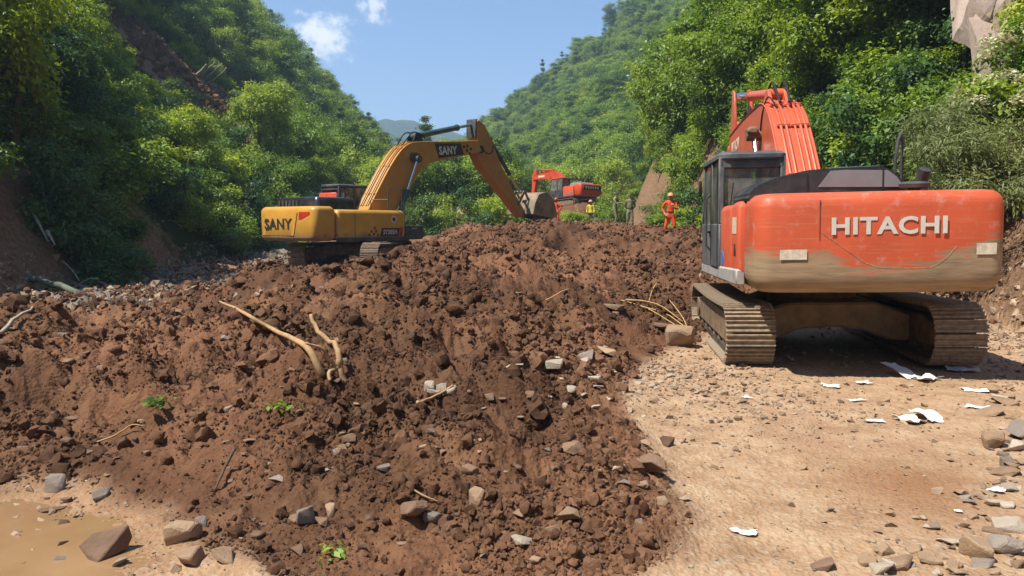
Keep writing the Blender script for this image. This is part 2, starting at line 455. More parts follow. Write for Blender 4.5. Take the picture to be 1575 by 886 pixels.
# ---------------------------------------------------------------- ground, debris pile and hillsides from one height field
def build_terrain():
    th = np.concatenate([np.radians(np.linspace(-45, 45, 800)), np.radians(np.arange(48, 313, 5.0))])
    rr = np.concatenate([[0.25, .7, 1.2, 1.7], 2.2 * 1.0062 ** np.arange(0, 500), ])
    r0 = rr[-1]
    rr = np.concatenate([rr, r0 * 1.026 ** np.arange(1, 160)])
    na, nr = len(th), len(rr)
    T, RR = np.meshgrid(th, rr)
    X, Y = np.sin(T) * RR, np.cos(T) * RR
    Z, mask, grey, hl, hr = terrain(X, Y)
    V = np.stack([X, Y, Z], -1).reshape(-1, 3)
    i, j = np.meshgrid(np.arange(nr - 1), np.arange(na), indexing='ij')
    j2 = (j + 1) % na
    Fq = np.stack([i * na + j, i * na + j2, (i + 1) * na + j2, (i + 1) * na + j], -1).reshape(-1, 4)
    Fq = Fq[:, ::-1]
    hlf, hrf, mk = hl.ravel(), hr.ravel(), mask.ravel()
    fm = hlf[Fq].mean(1); fr = hrf[Fq].mean(1); fk = mk[Fq].mean(1)
    cls = np.where(fm > 0, 2, np.where(fr > 0, 3, np.where(fk > .5, 1, 0)))
    yv = Y.ravel(); xv = X.ravel()
    # bare soil: the old slide scar on the left slope, the cut bank on the right
    scar = np.zeros(len(yv))
    sp = [hit(*p) for p in ((190, 35), (232, 72), (268, 110), (318, 146), (362, 176), (398, 204))]
    global SCAR; SCAR = sp
    for a, b in zip(sp[:-1], sp[1:]):
        ax, ay, bx, by = a.x, a.y, b.x, b.y
        t = np.clip(((xv - ax) * (bx - ax) + (yv - ay) * (by - ay)) / ((bx - ax) ** 2 + (by - ay) ** 2), 0, 1)
        d = np.hypot(xv - ax - t * (bx - ax), yv - ay - t * (by - ay))
        scar = np.maximum(scar, sstep(4.4, 2.4, d))
    bank = np.maximum(scar, np.where(hrf > 0, sstep(3.4, 1.8, hrf) * np.maximum(sstep(31, 35, yv) * sstep(56, 50, yv), sstep(14.5, 12.5, yv)), 0))
    bank = np.maximum(bank, np.where(hlf > 0, sstep(3.2, 1.2, hlf) * sstep(30, 20, yv), 0))
    damp = np.exp(-(((xv - 2.55) / .45) ** 2 + ((yv - 4.75) / .55) ** 2)) * .8 + .5 * np.exp(-(((xv + 2.8) / 1.2) ** 2 + ((yv - 4.0) / .9) ** 2))
    names = ('ground', 'dirt_mound', 'hillside_left', 'hillside_right')
    for k in range(4):
        fs = Fq[cls == k]
        used, inv = np.unique(fs, return_inverse=True)
        me = np_mesh(names[k], V[used], inv.reshape(-1, 4), True)
        for nm, arr in (('debris', mk), ('grey', grey.ravel() * (1 - .75 * sstep(.45, .7, Z.ravel()))), ('bank', bank), ('damp', damp)):
            at_ = me.attributes.new(nm, 'FLOAT', 'POINT'); at_.data.foreach_set('value', arr[used].astype(np.float32))
        o = link(names[k], me, 'earth' if k < 2 else 'hill_floor')
        o['kind'] = 'structure'
build_terrain()

# far blue mountain closing the valley
def distant_mountain():
    xs = np.linspace(-800, 560, 90); ys = np.linspace(740, 1240, 40)
    X, Y = np.meshgrid(xs, ys)
    ridge = np.minimum(142 - 0.13 * (X + 190) + 12 * fbm(X / 130, np.zeros_like(X), 4, 101), 150)
    Z = ridge * np.exp(-((Y - 990) / 180) ** 2) + 14 * fbm(X / 90, Y / 90, 4, 103) * np.exp(-((Y - 990) / 260) ** 2) - 6
    n, m = X.shape
    i, j = np.meshgrid(np.arange(n - 1), np.arange(m - 1), indexing='ij')
    Fq = np.stack([i * m + j, i * m + j + 1, (i + 1) * m + j + 1, (i + 1) * m + j], -1).reshape(-1, 4)
    me = np_mesh('distant_mountain', np.stack([X, Y, Z], -1).reshape(-1, 3), Fq, True)
    mt, n_, l_, o_ = new_mat('far_wood')
    geo = n_.new('ShaderNodeNewGeometry')
    nz = noise_node(n_, l_, geo.outputs['Position'], .07, 8, .7)
    r = ramp(n_, [(.35, (.025, .05, .02)), (.65, (.07, .11, .035))]); l_.new(nz.outputs['Fac'], r.inputs[0])
    principled(n_, l_, o_, r.outputs[0], .95, .1, 0, nz.outputs['Fac'], 9, 1)
    MAT['far_wood'] = mt
    o = link('distant_mountain', me, 'far_wood'); o['kind'] = 'structure'
distant_mountain()

# ---------------------------------------------------------------- vegetation
def tube(path, radii, sides=7, cap=True):
    """tapered tube along a polyline -> verts, faces (quads)"""
    path = [Vector(p) for p in path]
    V, Fc = [], []
    n = len(path)
    prev_u = None
    for i, p in enumerate(path):
        t = (path[min(i + 1, n - 1)] - path[max(i - 1, 0)]).normalized()
        ref = prev_u if prev_u is not None else (Vector((0, 0, 1)) if abs(t.z) < .9 else Vector((1, 0, 0)))
        u = (ref - t * ref.dot(t))
        if u.length < 1e-5: u = t.orthogonal()
        u.normalize(); w = t.cross(u); prev_u = u
        for k in range(sides):
            a = 2 * math.pi * k / sides
            V.append(tuple(p + (u * math.cos(a) + w * math.sin(a)) * radii[i]))
    for i in range(n - 1):
        for k in range(sides):
            k2 = (k + 1) % sides
            Fc.append((i * sides + k, i * sides + k2, (i + 1) * sides + k2, (i + 1) * sides + k))
    if cap:
        c0 = len(V); V.append(tuple(path[0])); V.append(tuple(path[-1]))
        for k in range(sides):
            k2 = (k + 1) % sides
            Fc.append((c0, k2, k, k)); Fc.append((c0 + 1, (n - 1) * sides + k, (n - 1) * sides + k2, (n - 1) * sides + k2))
    return V, Fc

def py_mesh(name, parts, smooth=True):
    V, Fc = [], []
    for v, f in parts:
        o = len(V); V += [tuple(p) for p in v]
        for q in f:
            q2 = []
            for a in q:
                if a + o not in q2: q2.append(a + o)
            if len(q2) > 2: Fc.append(q2)
    me = bpy.data.meshes.new(name); me.from_pydata(V, [], Fc); me.update()
    if smooth: me.polygons.foreach_set('use_smooth', np.ones(len(me.polygons), bool))
    return me

def leaves(centers, normals, dirs, size, aspect, rg, tone):
    """diamond leaves folded along the midrib"""
    n = len(centers)
    t = dirs - normals * (dirs * normals).sum(1, keepdims=True)
    t /= np.linalg.norm(t, axis=1, keepdims=True) + 1e-9
    s = np.cross(normals, t)
    L = (size * (0.65 + 0.7 * rg.random(n)))[:, None]
    W = L * aspect
    base = centers - t * L * .5
    tip = centers + t * L * .5 - normals * L * .12
    l = centers + s * W * .5 + normals * L * .07 - t * L * .05
    r = centers - s * W * .5 + normals * L * .07 - t * L * .05
    V = np.stack([base, r, tip, l], 1).reshape(-1, 3)
    Fq = np.arange(4 * n).reshape(-1, 4)
    return V, Fq, np.repeat(tone, 4)

def crown_mesh(name, seed, clumps, n_leaf, size, aspect=.55, mat='leaf', up=.55, droop=.35, extra=None):
    """clumps: list of (centre, radius, flatten). Leaves sit in a thick shell of every clump, denser on top"""
    rg = np.random.default_rng(seed)
    w = np.array([c[1] ** 2 for c in clumps]); w /= w.sum()
    idx = rg.choice(len(clumps), n_leaf, p=w)
    C = np.array([c[0] for c in clumps])[idx]; Rr = np.array([c[1] for c in clumps])[idx]; Fl = np.array([c[2] for c in clumps])[idx]
    d = rg.normal(size=(n_leaf, 3)); d[:, 2] += .35
    d /= np.linalg.norm(d, axis=1, keepdims=True)
    rad = Rr * (rg.random(n_leaf) ** .38) * (1 + .28 * rg.normal(size=n_leaf))
    off = d * rad[:, None]; off[:, 2] *= Fl
    P = C + off
    nrm = d * (1 - up) + np.array([0, 0, 1.0]) * up + rg.normal(size=(n_leaf, 3)) * .42
    nrm /= np.linalg.norm(nrm, axis=1, keepdims=True)
    dirs = d + rg.normal(size=(n_leaf, 3)) * .6; dirs[:, 2] -= droop
    tone_c = rg.random(len(clumps))
    tone = np.clip(.55 * tone_c[idx] + .45 * rg.random(n_leaf), 0, 1)
    V, Fq, tn = leaves(P, nrm, dirs, size, aspect, rg, tone)
    me = np_mesh(name, V, Fq)
    a = me.attributes.new('tone', 'FLOAT', 'POINT'); a.data.foreach_set('value', tn.astype(np.float32))
    me.materials.append(MAT[mat])
    return me

def clump_set(seed, n, rx, rz, zc, cr, flat=.75, shape='round'):
    rg = np.random.default_rng(seed)
    out = []
    for k in range(n):
        d = rg.normal(size=3); d /= np.linalg.norm(d)
        r = rg.random() ** .45
        p = np.array([d[0] * rx * r, d[1] * rx * r, zc + d[2] * rz * r])
        f = 1.0
        if shape == 'cone':
            h = rg.random() ** 1.3
            a = rg.random() * 6.283; rad = rx * (1 - h) * (.35 + .65 * rg.random())
            p = np.array([math.cos(a) * rad, math.sin(a) * rad, zc - rz + 2 * rz * h]); f = .55 + .6 * (1 - h)
        if shape == 'dome':
            p[2] = max(p[2], .12 * rz)
        out.append((p, cr * f * (.6 + .75 * rg.random()), flat))
    return out

def trunk_mesh(name, seed, h, r0, clumps, n_limb, lean=.15, mat='bark'):
    rg = np.random.default_rng(seed)
    lx, ly = rg.normal(size=2) * lean
    path = [Vector((lx * (t ** 1.5) * h * .4 + .05 * rg.normal() * t, ly * (t ** 1.5) * h * .4 + .05 * rg.normal() * t, -.5 + t * (h + .5))) for t in np.linspace(0, 1, 7)]
    parts = [tube(path, [r0 * (1.25 - 1.05 * t) for t in np.linspace(0, 1, 7)], 7)]
    pick = rg.choice(len(clumps), min(n_limb, len(clumps)), replace=False)
    for k in pick:
        e = Vector(clumps[k][0]); t = max(.25, min(.85, (e.z / h) * .65))
        s = path[0].lerp(path[-1], t)
        i = t * 6; a = int(i); s = path[a].lerp(path[min(6, a + 1)], i - a)
        m = s.lerp(e, .5) + Vector((0, 0, .12 * (e - s).length))
        rr = r0 * (1.05 - .8 * t) * .5
        parts.append(tube([s, m, e], [rr, rr * .6, rr * .18], 5))
    me = py_mesh(name, parts); me.materials.append(MAT[mat])
    return me

TREE = {}
def tree_kind(key, seed, h, rx, rz, zc, n_cl, cr, n_leaf, size, mat, flat=.7, shape='round', aspect=.55, r0=.11, limbs=12, up=.55, droop=.35):
    cl = clump_set(seed, n_cl, rx, rz, zc, cr, flat, shape)
    TREE[key] = (crown_mesh('crown_' + key, seed + 1, cl, n_leaf, size, aspect, mat, up, droop), trunk_mesh('trunk_' + key, seed + 2, h, r0, cl, limbs))

tree_kind('round', 100, 4.6, 2.0, 1.7, 3.3, 34, .72, 9000, .17, 'leaf')
tree_kind('tall', 110, 6.6, 1.7, 2.7, 4.4, 42, .70, 10500, .17, 'leaf', r0=.13)
tree_kind('layer', 120, 5.8, 2.5, 2.0, 4.2, 40, .80, 10500, .18, 'leaf', flat=.36, r0=.14, up=.75)
tree_kind('deep', 130, 4.8, 1.9, 2.0, 3.2, 38, .66, 10000, .15, 'leaf_deep')
tree_kind('light', 140, 4.4, 1.6, 1.7, 3.0, 30, .6, 7500, .16, 'leaf_light', limbs=14)
tree_kind('slim', 150, 5.2, 1.1, 2.3, 3.2, 26, .5, 6000, .15, 'leaf_light', shape='round', limbs=14, r0=.08)
tree_kind('pine', 160, 7.5, 1.7, 3.5, 4.2, 44, .55, 7500, .20, 'leaf_deep', flat=.5, shape='cone', aspect=.3, r0=.13)
SHRUB = {}
def shrub_kind(key, seed, rx, rz, n_cl, cr, n_leaf, size, mat, flat=.8, aspect=.5, up=.5, droop=.3):
    cl = clump_set(seed, n_cl, rx, rz, rz * .45, cr, flat, 'dome')
    rg = np.random.default_rng(seed + 5)
    parts = []
    for k in range(9):
        e = Vector(cl[k % len(cl)][0]); b = Vector((rg.normal() * .12, rg.normal() * .12, -.15))
        parts.append(tube([b, b.lerp(e, .5) + Vector((0, 0, .1)), e], [.028, .02, .008], 5))
    st = py_mesh('stem_' + key, parts); st.materials.append(MAT['bark'])
    SHRUB[key] = (crown_mesh('foliage_' + key, seed + 1, cl, n_leaf, size, aspect, mat, up, droop), st)
shrub_kind('bush', 200, 1.15, 1.25, 20, .46, 5200, .13, 'leaf')
shrub_kind('dark', 210, 1.25, 1.35, 20, .48, 5600, .12, 'leaf_deep')
shrub_kind('fresh', 220, 1.0, 1.1, 18, .42, 4600, .13, 'leaf_light')
shrub_kind('pale', 230, .95, .8, 16, .36, 4200, .11, 'leaf_grey', aspect=.35)
shrub_kind('feather', 240, 1.5, 1.4, 26, .5, 12000, .12, 'leaf_grey', aspect=.2, droop=.6)

LOOK = {'round': 'mid-green rounded tree', 'tall': 'tall mid-green tree', 'layer': 'spreading tree with layered foliage', 'deep': 'dark green dense tree', 'light': 'bright yellow-green tree', 'slim': 'slender light tree', 'pine': 'dark pointed conifer',
        'bush': 'mid-green shrub', 'dark': 'dark green shrub', 'fresh': 'bright yellow-green shrub', 'pale': 'pale grey-green shrub', 'feather': 'feathery shrub'}
def where_text(key, x, y):
    if key[0] == 'L':
        u = float(left_foot(np.array(y))) - x
        return ('high' if u > 7 else 'low') + ' on the left hillside, ' + ('at its shaded near end' if y < 20 else 'short of the bare scar' if y < 34 else 'under the bare scar' if y < 58 else 'beyond the bare scar' if y < 95 else 'at its far end')
    if key[0] == 'R':
        u = x - float(right_foot(np.array(y)))
        return ('high' if u > 6 else 'low') + ' on the right hillside, ' + ('above the orange counterweight' if y < 19 else 'behind the orange boom' if y < 29 else 'above the person in orange' if y < 44 else 'near the distant excavator')
    px = PCX + F_PX * x / y
    return 'on the valley floor, ' + ('left of the yellow boom' if px < 580 else 'seen under the yellow boom' if px < 800 else 'below the distant excavator')
def plant(kind, x, y, s, label, group, name=None, dz=0.0, lean=None, rz=None, cat=None):
    istree = kind in TREE
    src = TREE[kind] if istree else SHRUB[kind]
    z = hz(x, y)
    t = thing(name or ('tree' if istree else 'shrub'), label, cat or ('tree' if istree else 'shrub'), (x, y, z + dz), group,
              rot=(lean[0] if lean else random.uniform(-.08, .08), lean[1] if lean else random.uniform(-.08, .08), rz if rz is not None else random.uniform(0, 6.28)),
              scale=(s * random.uniform(.9, 1.1), s * random.uniform(.9, 1.1), s * random.uniform(.88, 1.12)))
    link('crown' if istree else 'foliage', src[0], None, t)
    link('trunk' if istree else 'stem', src[1], None, t)
    return t

GROUP_TEXT = {
 'L': ('leafy tree in the crowded wood on the left hillside', 'trees crowding the left hillside'),
 'R': ('leafy tree in the sunlit wood on the right hillside', 'trees crowding the right hillside'),
 'C': ('green tree on the valley floor beyond the yellow excavator', 'trees on the valley floor behind the pile'),
 'LS': ('shrub in the undergrowth on the left hillside', 'shrubs of the left hillside'),
 'RS': ('shrub growing on the right hillside', 'shrubs of the right hillside'),
 'CS': ('shrub on the valley floor behind the dirt pile', 'shrubs on the valley floor behind the pile')}

SC_PX = np.array([proj(p.x, p.y, p.z) for p in SCAR])
SC_Y = float(np.mean([p.y for p in SCAR]))
def hides_scar(x, y, z, h, r):
    """a crown that would stand before or on the bare slide scar"""
    if y > max(p.y for p in SCAR) + 6: return False
    bx, by = proj(x, y, z + h * .5)
    rr = F_PX * r / y * 1.25 + 6
    tx, ty = proj(x, y, z + h)
    for a, b in zip(SC_PX[:-1], SC_PX[1:]):
        for t in (0, .25, .5, .75, 1):
            q = a + (b - a) * t
            if abs(q[0] - bx) < rr and ty - 12 < q[1] < proj(x, y, z)[1] + 10: return True
    return False

PLACED = []
def free(x, y, d):
    for (a, b, c) in PLACED:
        if (a - x) ** 2 + (b - y) ** 2 < (.5 * (c + d)) ** 2: return False
    return True

prng = random.Random(5)
def sow(n, xr, yr, kinds, smin, smax, key, dist, cond=None, tries=60, avoid_scar=True, ysample=None):
    made = 0; t = 0
    while made < n and t < n * tries:
        t += 1
        y = prng.uniform(*yr) if ysample is None else ysample()
        x = prng.uniform(*xr(y)) if callable(xr) else prng.uniform(*xr)
        if not free(x, y, dist): continue
        s = prng.uniform(smin, smax)
        z = hz(x, y)
        px, py = proj(x, y, z + 2 * s)
        if px < -160 or px > 1740 or py < -190: continue
        if cond and not cond(x, y, z, s, px, py): continue
        k = prng.choice(kinds)
        if avoid_scar and x < 0 and hides_scar(x, y, z, 5.5 * s if k in TREE else 1.8 * s, 1.9 * s if k in TREE else 1.1 * s): continue
        rel = (s - smin) / (smax - smin)
        plant(k, x, y, s, ('small ' if rel < .33 else 'big ' if rel > .67 else '') + LOOK[k] + ' ' + where_text(key, x, y), GROUP_TEXT[key][1])
        PLACED.append((x, y, dist)); made += 1
    return made

# left slope: dense dark trees close by, further on more light-leaved ones, colouring in its sunlit patches
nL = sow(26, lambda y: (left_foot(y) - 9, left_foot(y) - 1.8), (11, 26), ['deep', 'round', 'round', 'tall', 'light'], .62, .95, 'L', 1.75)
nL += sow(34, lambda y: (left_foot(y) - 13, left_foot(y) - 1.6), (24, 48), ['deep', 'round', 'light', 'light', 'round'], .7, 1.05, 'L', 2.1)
nL += sow(50, lambda y: (left_foot(y) - 30, left_foot(y) - 1.6), (44, 90), ['light', 'round', 'tall', 'light', 'layer', 'round'], .8, 1.2, 'L', 2.9)
nL += sow(40, lambda y: (left_foot(y) - 52, left_foot(y) - 2), (80, 135), ['round', 'tall', 'light', 'deep', 'pine'], .9, 1.35, 'L', 4.0)
nLS = sow(60, lambda y: (left_foot(y) - 12, left_foot(y) - .5), (12, 60), ['bush', 'dark', 'fresh', 'bush', 'fresh'], .7, 1.25, 'LS', 1.0)

for (px, py, s_) in ((150, 75, .75), (128, 120, .6), (262, 240, .8), (330, 205, .8), (290, 275, .7)):  # lighter leaf colour stands in for sunlit patches on the left slope
    q = hit(px, py)
    if not hides_scar(q.x, q.y, q.z, 4 * s_, 1.4 * s_):
        plant('light', q.x, q.y, s_, 'yellow-green tree with sunlight put into its lighter leaf colour, ' + where_text('L', q.x, q.y), GROUP_TEXT['L'][1])
# right slope
nR = sow(30, lambda y: (right_foot(y) + 1.9, right_foot(y) + 9), (13, 34), ['layer', 'round', 'tall', 'round', 'light', 'layer'], .75, 1.1, 'R', 1.9,
         cond=lambda x, y, z, s, px, py: not (px > 1440 and py < 230 and y < 22))
nR += sow(34, lambda y: (right_foot(y) + 2.2, right_foot(y) + 16), (30, 66), ['layer', 'round', 'tall', 'light', 'layer', 'deep'], .9, 1.35, 'R', 2.5)
nRS = sow(60, lambda y: (right_foot(y) + .2, right_foot(y) + 6), (15, 62), ['bush', 'fresh', 'bush', 'pale', 'dark'], .55, 1.05, 'RS', 1.05,
          cond=lambda x, y, z, s, px, py: not (935 < px < 1015 and 215 < py < 350) and not (y < 12.5) and not (860 < px < 930 and 240 < py < 330))
nRS += sow(26, lambda y: (right_foot(y) + .3, right_foot(y) + 3.5), (14.5, 27), ['bush', 'bush', 'fresh', 'dark'], .8, 1.3, 'RS', .9, cond=lambda x, y, z, s, px, py: not (px > 1450 and py < 200))

# valley floor beyond the debris
nC = 0
for (px, Y, k, s) in ((640, 46, 'round', .95), (615, 50, 'deep', 1.0), (672, 52, 'round', 1.0), (700, 47, 'deep', .9), (735, 50, 'round', 1.05), (760, 56, 'deep', 1.15), (690, 60, 'tall', .9),
                      (585, 55, 'light', 1.1), (560, 62, 'round', 1.2), (640, 66, 'light', 1.1), (720, 66, 'round', 1.1), (780, 70, 'layer', 1.1), (800, 78, 'round', 1.2), (835, 84, 'light', 1.2), (870, 80, 'light', 1.15), (905, 82, 'round', 1.2),
                      (664, 100, 'pine', 1.75), (610, 90, 'round', 1.3), (570, 84, 'tall', 1.2), (700, 92, 'light', 1.2), (750, 95, 'round', 1.3), (520, 58, 'deep', 1.0), (490, 52, 'light', 1.0), (460, 56, 'round', 1.1), (430, 50, 'tall', .9), (400, 48, 'light', .95),
                      (540, 70, 'tall', 1.1), (945, 74, 'light', 1.1)):
    x = (px - PCX) / F_PX * Y
    lab = 'tall dark conifer rising alone above the yellow boom' if k == 'pine' else LOOK[k] + ' ' + where_text('C', x, Y)
    plant(k, x, Y, s, lab, GROUP_TEXT['C'][1]); PLACED.append((x, Y, 2.4)); nC += 1
for (px, Y, k, s) in ((625, 40, 'bush', 1.0), (660, 41, 'dark', 1.1), (690, 43, 'bush', 1.1), (725, 42, 'dark', 1.0), (755, 44, 'fresh', 1.1), (780, 46, 'bush', 1.0), (800, 47, 'fresh', 1.0),
                      (872, 44, 'pale', .75), (888, 42, 'fresh', .6), (905, 43, 'pale', .6), (925, 43, 'pale', .7), (845, 45, 'pale', .5), (882, 46, 'fresh', .75), (830, 51, 'bush', .9), (937, 49, 'bush', 1.2), (950, 52, 'bush', 1.1),
                      (430, 36, 'pale', .9), (470, 37, 'fresh', .9), (505, 38, 'pale', .8), (400, 36, 'dark', 1.2), (360, 34, 'dark', 1.1), (455, 41, 'bush', 1.3), (520, 42, 'bush', 1.2), (560, 43, 'dark', 1.2), (590, 42, 'bush', 1.2)):
    x = (px - PCX) / F_PX * Y
    plant(k, x, Y, s, LOOK[k] + ' ' + where_text('C', x, Y), GROUP_TEXT['CS'][1])

# scatter helper for what cannot be counted
def scatter(name, pts, rots, scl, idx, protos, label, cat, mat=None):
    me = bpy.data.meshes.new(name)
    pts = np.asarray(pts, np.float32)
    me.vertices.add(len(pts)); me.vertices.foreach_set('co', pts.ravel())
    a = me.attributes.new('rot', 'FLOAT_VECTOR', 'POINT'); a.data.foreach_set('vector', np.asarray(rots, np.float32).ravel())
    a = me.attributes.new('scl', 'FLOAT_VECTOR', 'POINT'); a.data.foreach_set('vector', np.asarray(scl, np.float32).ravel())
    a = me.attributes.new('idx', 'INT', 'POINT'); a.data.foreach_set('value', np.asarray(idx, np.int32))
    o = link(name, me)
    ng = bpy.data.node_groups.new(name + '_nodes', 'GeometryNodeTree')
    ng.interface.new_socket('Geometry', in_out='INPUT', socket_type='NodeSocketGeometry')
    ng.interface.new_socket('Geometry', in_out='OUTPUT', socket_type='NodeSocketGeometry')
    N, L = ng.nodes, ng.links
    gi, go, jn = N.new('NodeGroupInput'), N.new('NodeGroupOutput'), N.new('GeometryNodeJoinGeometry')
    def named(nm, ty):
        x = N.new('GeometryNodeInputNamedAttribute'); x.data_type = ty; x.inputs['Name'].default_value = nm; return x.outputs['Attribute']
    er = N.new('FunctionNodeEulerToRotation'); L.new(named('rot', 'FLOAT_VECTOR'), er.inputs[0])
    sc_, ix = named('scl', 'FLOAT_VECTOR'), named('idx', 'INT')
    for k, p in enumerate(protos):
        oi = N.new('GeometryNodeObjectInfo'); oi.transform_space = 'ORIGINAL'; oi.inputs['Object'].default_value = p
        cp = N.new('FunctionNodeCompare'); cp.data_type = 'INT'; cp.operation = 'EQUAL'
        ins = [s for s in cp.inputs if s.type == 'INT']
        L.new(ix, ins[0]); ins[1].default_value = k
        ip = N.new('GeometryNodeInstanceOnPoints')
        L.new(gi.outputs[0], ip.inputs['Points']); L.new(cp.outputs[0], ip.inputs['Selection'])
        L.new(oi.outputs['Geometry'], ip.inputs['Instance']); L.new(er.outputs[0], ip.inputs['Rotation']); L.new(sc_, ip.inputs['Scale'])
        L.new(ip.outputs[0], jn.inputs[0])
    L.new(jn.outputs[0], go.inputs[0])
    md = o.modifiers.new('scatter', 'NODES'); md.node_group = ng
    tag(o, label, cat, kind='stuff')
    return o

def proto_of(mesh):
    for o in COL.objects:
        if o.type == 'MESH' and o.data == mesh: return o

# far woods: one mass each side
def woods():
    rg = np.random.default_rng(77)
    def cover(n, xr, yr, cond):
        y = yr[0] * (yr[1] / yr[0]) ** rg.random(n)
        u = rg.random(n)
        lo, hi = xr(y)
        x = lo + (hi - lo) * u
        z, mk, gr, hl, hr = terrain(x, y, False)
        px, py = proj(x, y, z + 4)
        keep = cond(x, y, z, hl, hr) & ~((px > 1470) & (py < 190) & (y < 19)) & (px > -250) & (px < 1830) & (py > -260)
        return x[keep], y[keep], z[keep]
    cr = [proto_of(TREE[k][0]) for k in ('round', 'tall', 'light', 'deep', 'pine', 'layer')]
    def emit(name, x, y, z, s, label, wts):
        n = len(x)
        s = s * (.75 + .5 * rg.random(n))
        scl = np.stack([s * (.9 + .3 * rg.random(n)), s * (.9 + .3 * rg.random(n)), s * (.85 + .3 * rg.random(n))], 1)
        rot = np.stack([rg.normal(size=n) * .08, rg.normal(size=n) * .08, rg.random(n) * 6.28], 1)
        p = np.stack([x, y, z - 1.2 * s], 1)
        scatter(name, p, rot, scl, rg.choice(6, n, p=wts), cr, label, 'forest')
    x, y, z = cover(2600, lambda y: (left_foot(y) - 85, left_foot(y) - 1), (88, 330), lambda x, y, z, hl, hr: (hl > 1))
    emit('forest', x, y, z, 1.25, 'far wood covering the upper left hillside', [.28, .2, .14, .2, .08, .1])
    x, y, z = cover(5200, lambda y: (-40 - 0 * y, 30 + .55 * y), (68, 330), lambda x, y, z, hl, hr: (hr > 1) & (hl < 1))
    emit('forest', x, y, z, 1.25, 'far hazy wood covering the right ridge', [.27, .2, .2, .17, .06, .1])
    x, y, z = cover(900, lambda y: (right_foot(y) + 2, right_foot(y) + 26), (16, 70), lambda x, y, z, hl, hr: (hr > 2.4) & (z > 6.5))
    emit('forest', x, y, z, .8, 'thicket filling the slope high behind the right-hand trees', [.3, .15, .2, .1, .0, .25])
    # low growth between the trees
    sh = [proto_of(SHRUB[k][0]) for k in ('bush', 'dark', 'fresh')]
    def low(name, n, xr, yr, cond, s, label, w, keepscar=False):
        x, y, z = cover(n, xr, yr, cond)
        if keepscar:
            k = np.array([not hides_scar(a, b, c, 1.0 * s, .8 * s) for a, b, c in zip(x, y, z)])
            x, y, z = x[k], y[k], z[k]
        n = len(x); s = s * (.6 + .8 * rg.random(n))
        rot = np.stack([rg.normal(size=n) * .15, rg.normal(size=n) * .15, rg.random(n) * 6.28], 1)
        scatter(name, np.stack([x, y, z - .15], 1), rot, np.stack([s, s, s * .85], 1), rg.choice(3, n, p=w), sh, label, 'undergrowth')
    low('undergrowth', 2600, lambda y: (left_foot(y) - 40, left_foot(y) - 1), (11, 110), lambda x, y, z, hl, hr: hl > np.where(y < 26, 2.6, 1.2), .85, 'green undergrowth between the trees of the left hillside', [.5, .2, .3], True)
    low('undergrowth', 1900, lambda y: (right_foot(y) + 1.5, right_foot(y) + 20), (15, 80), lambda x, y, z, hl, hr: hr > np.where((y > 31) & (y < 56), 2.6, .5), .8, 'green undergrowth between the trees of the right hillside', [.5, .2, .3])
woods()
print('trees', nL, nR, nC, 'shrubs', nLS, nRS)

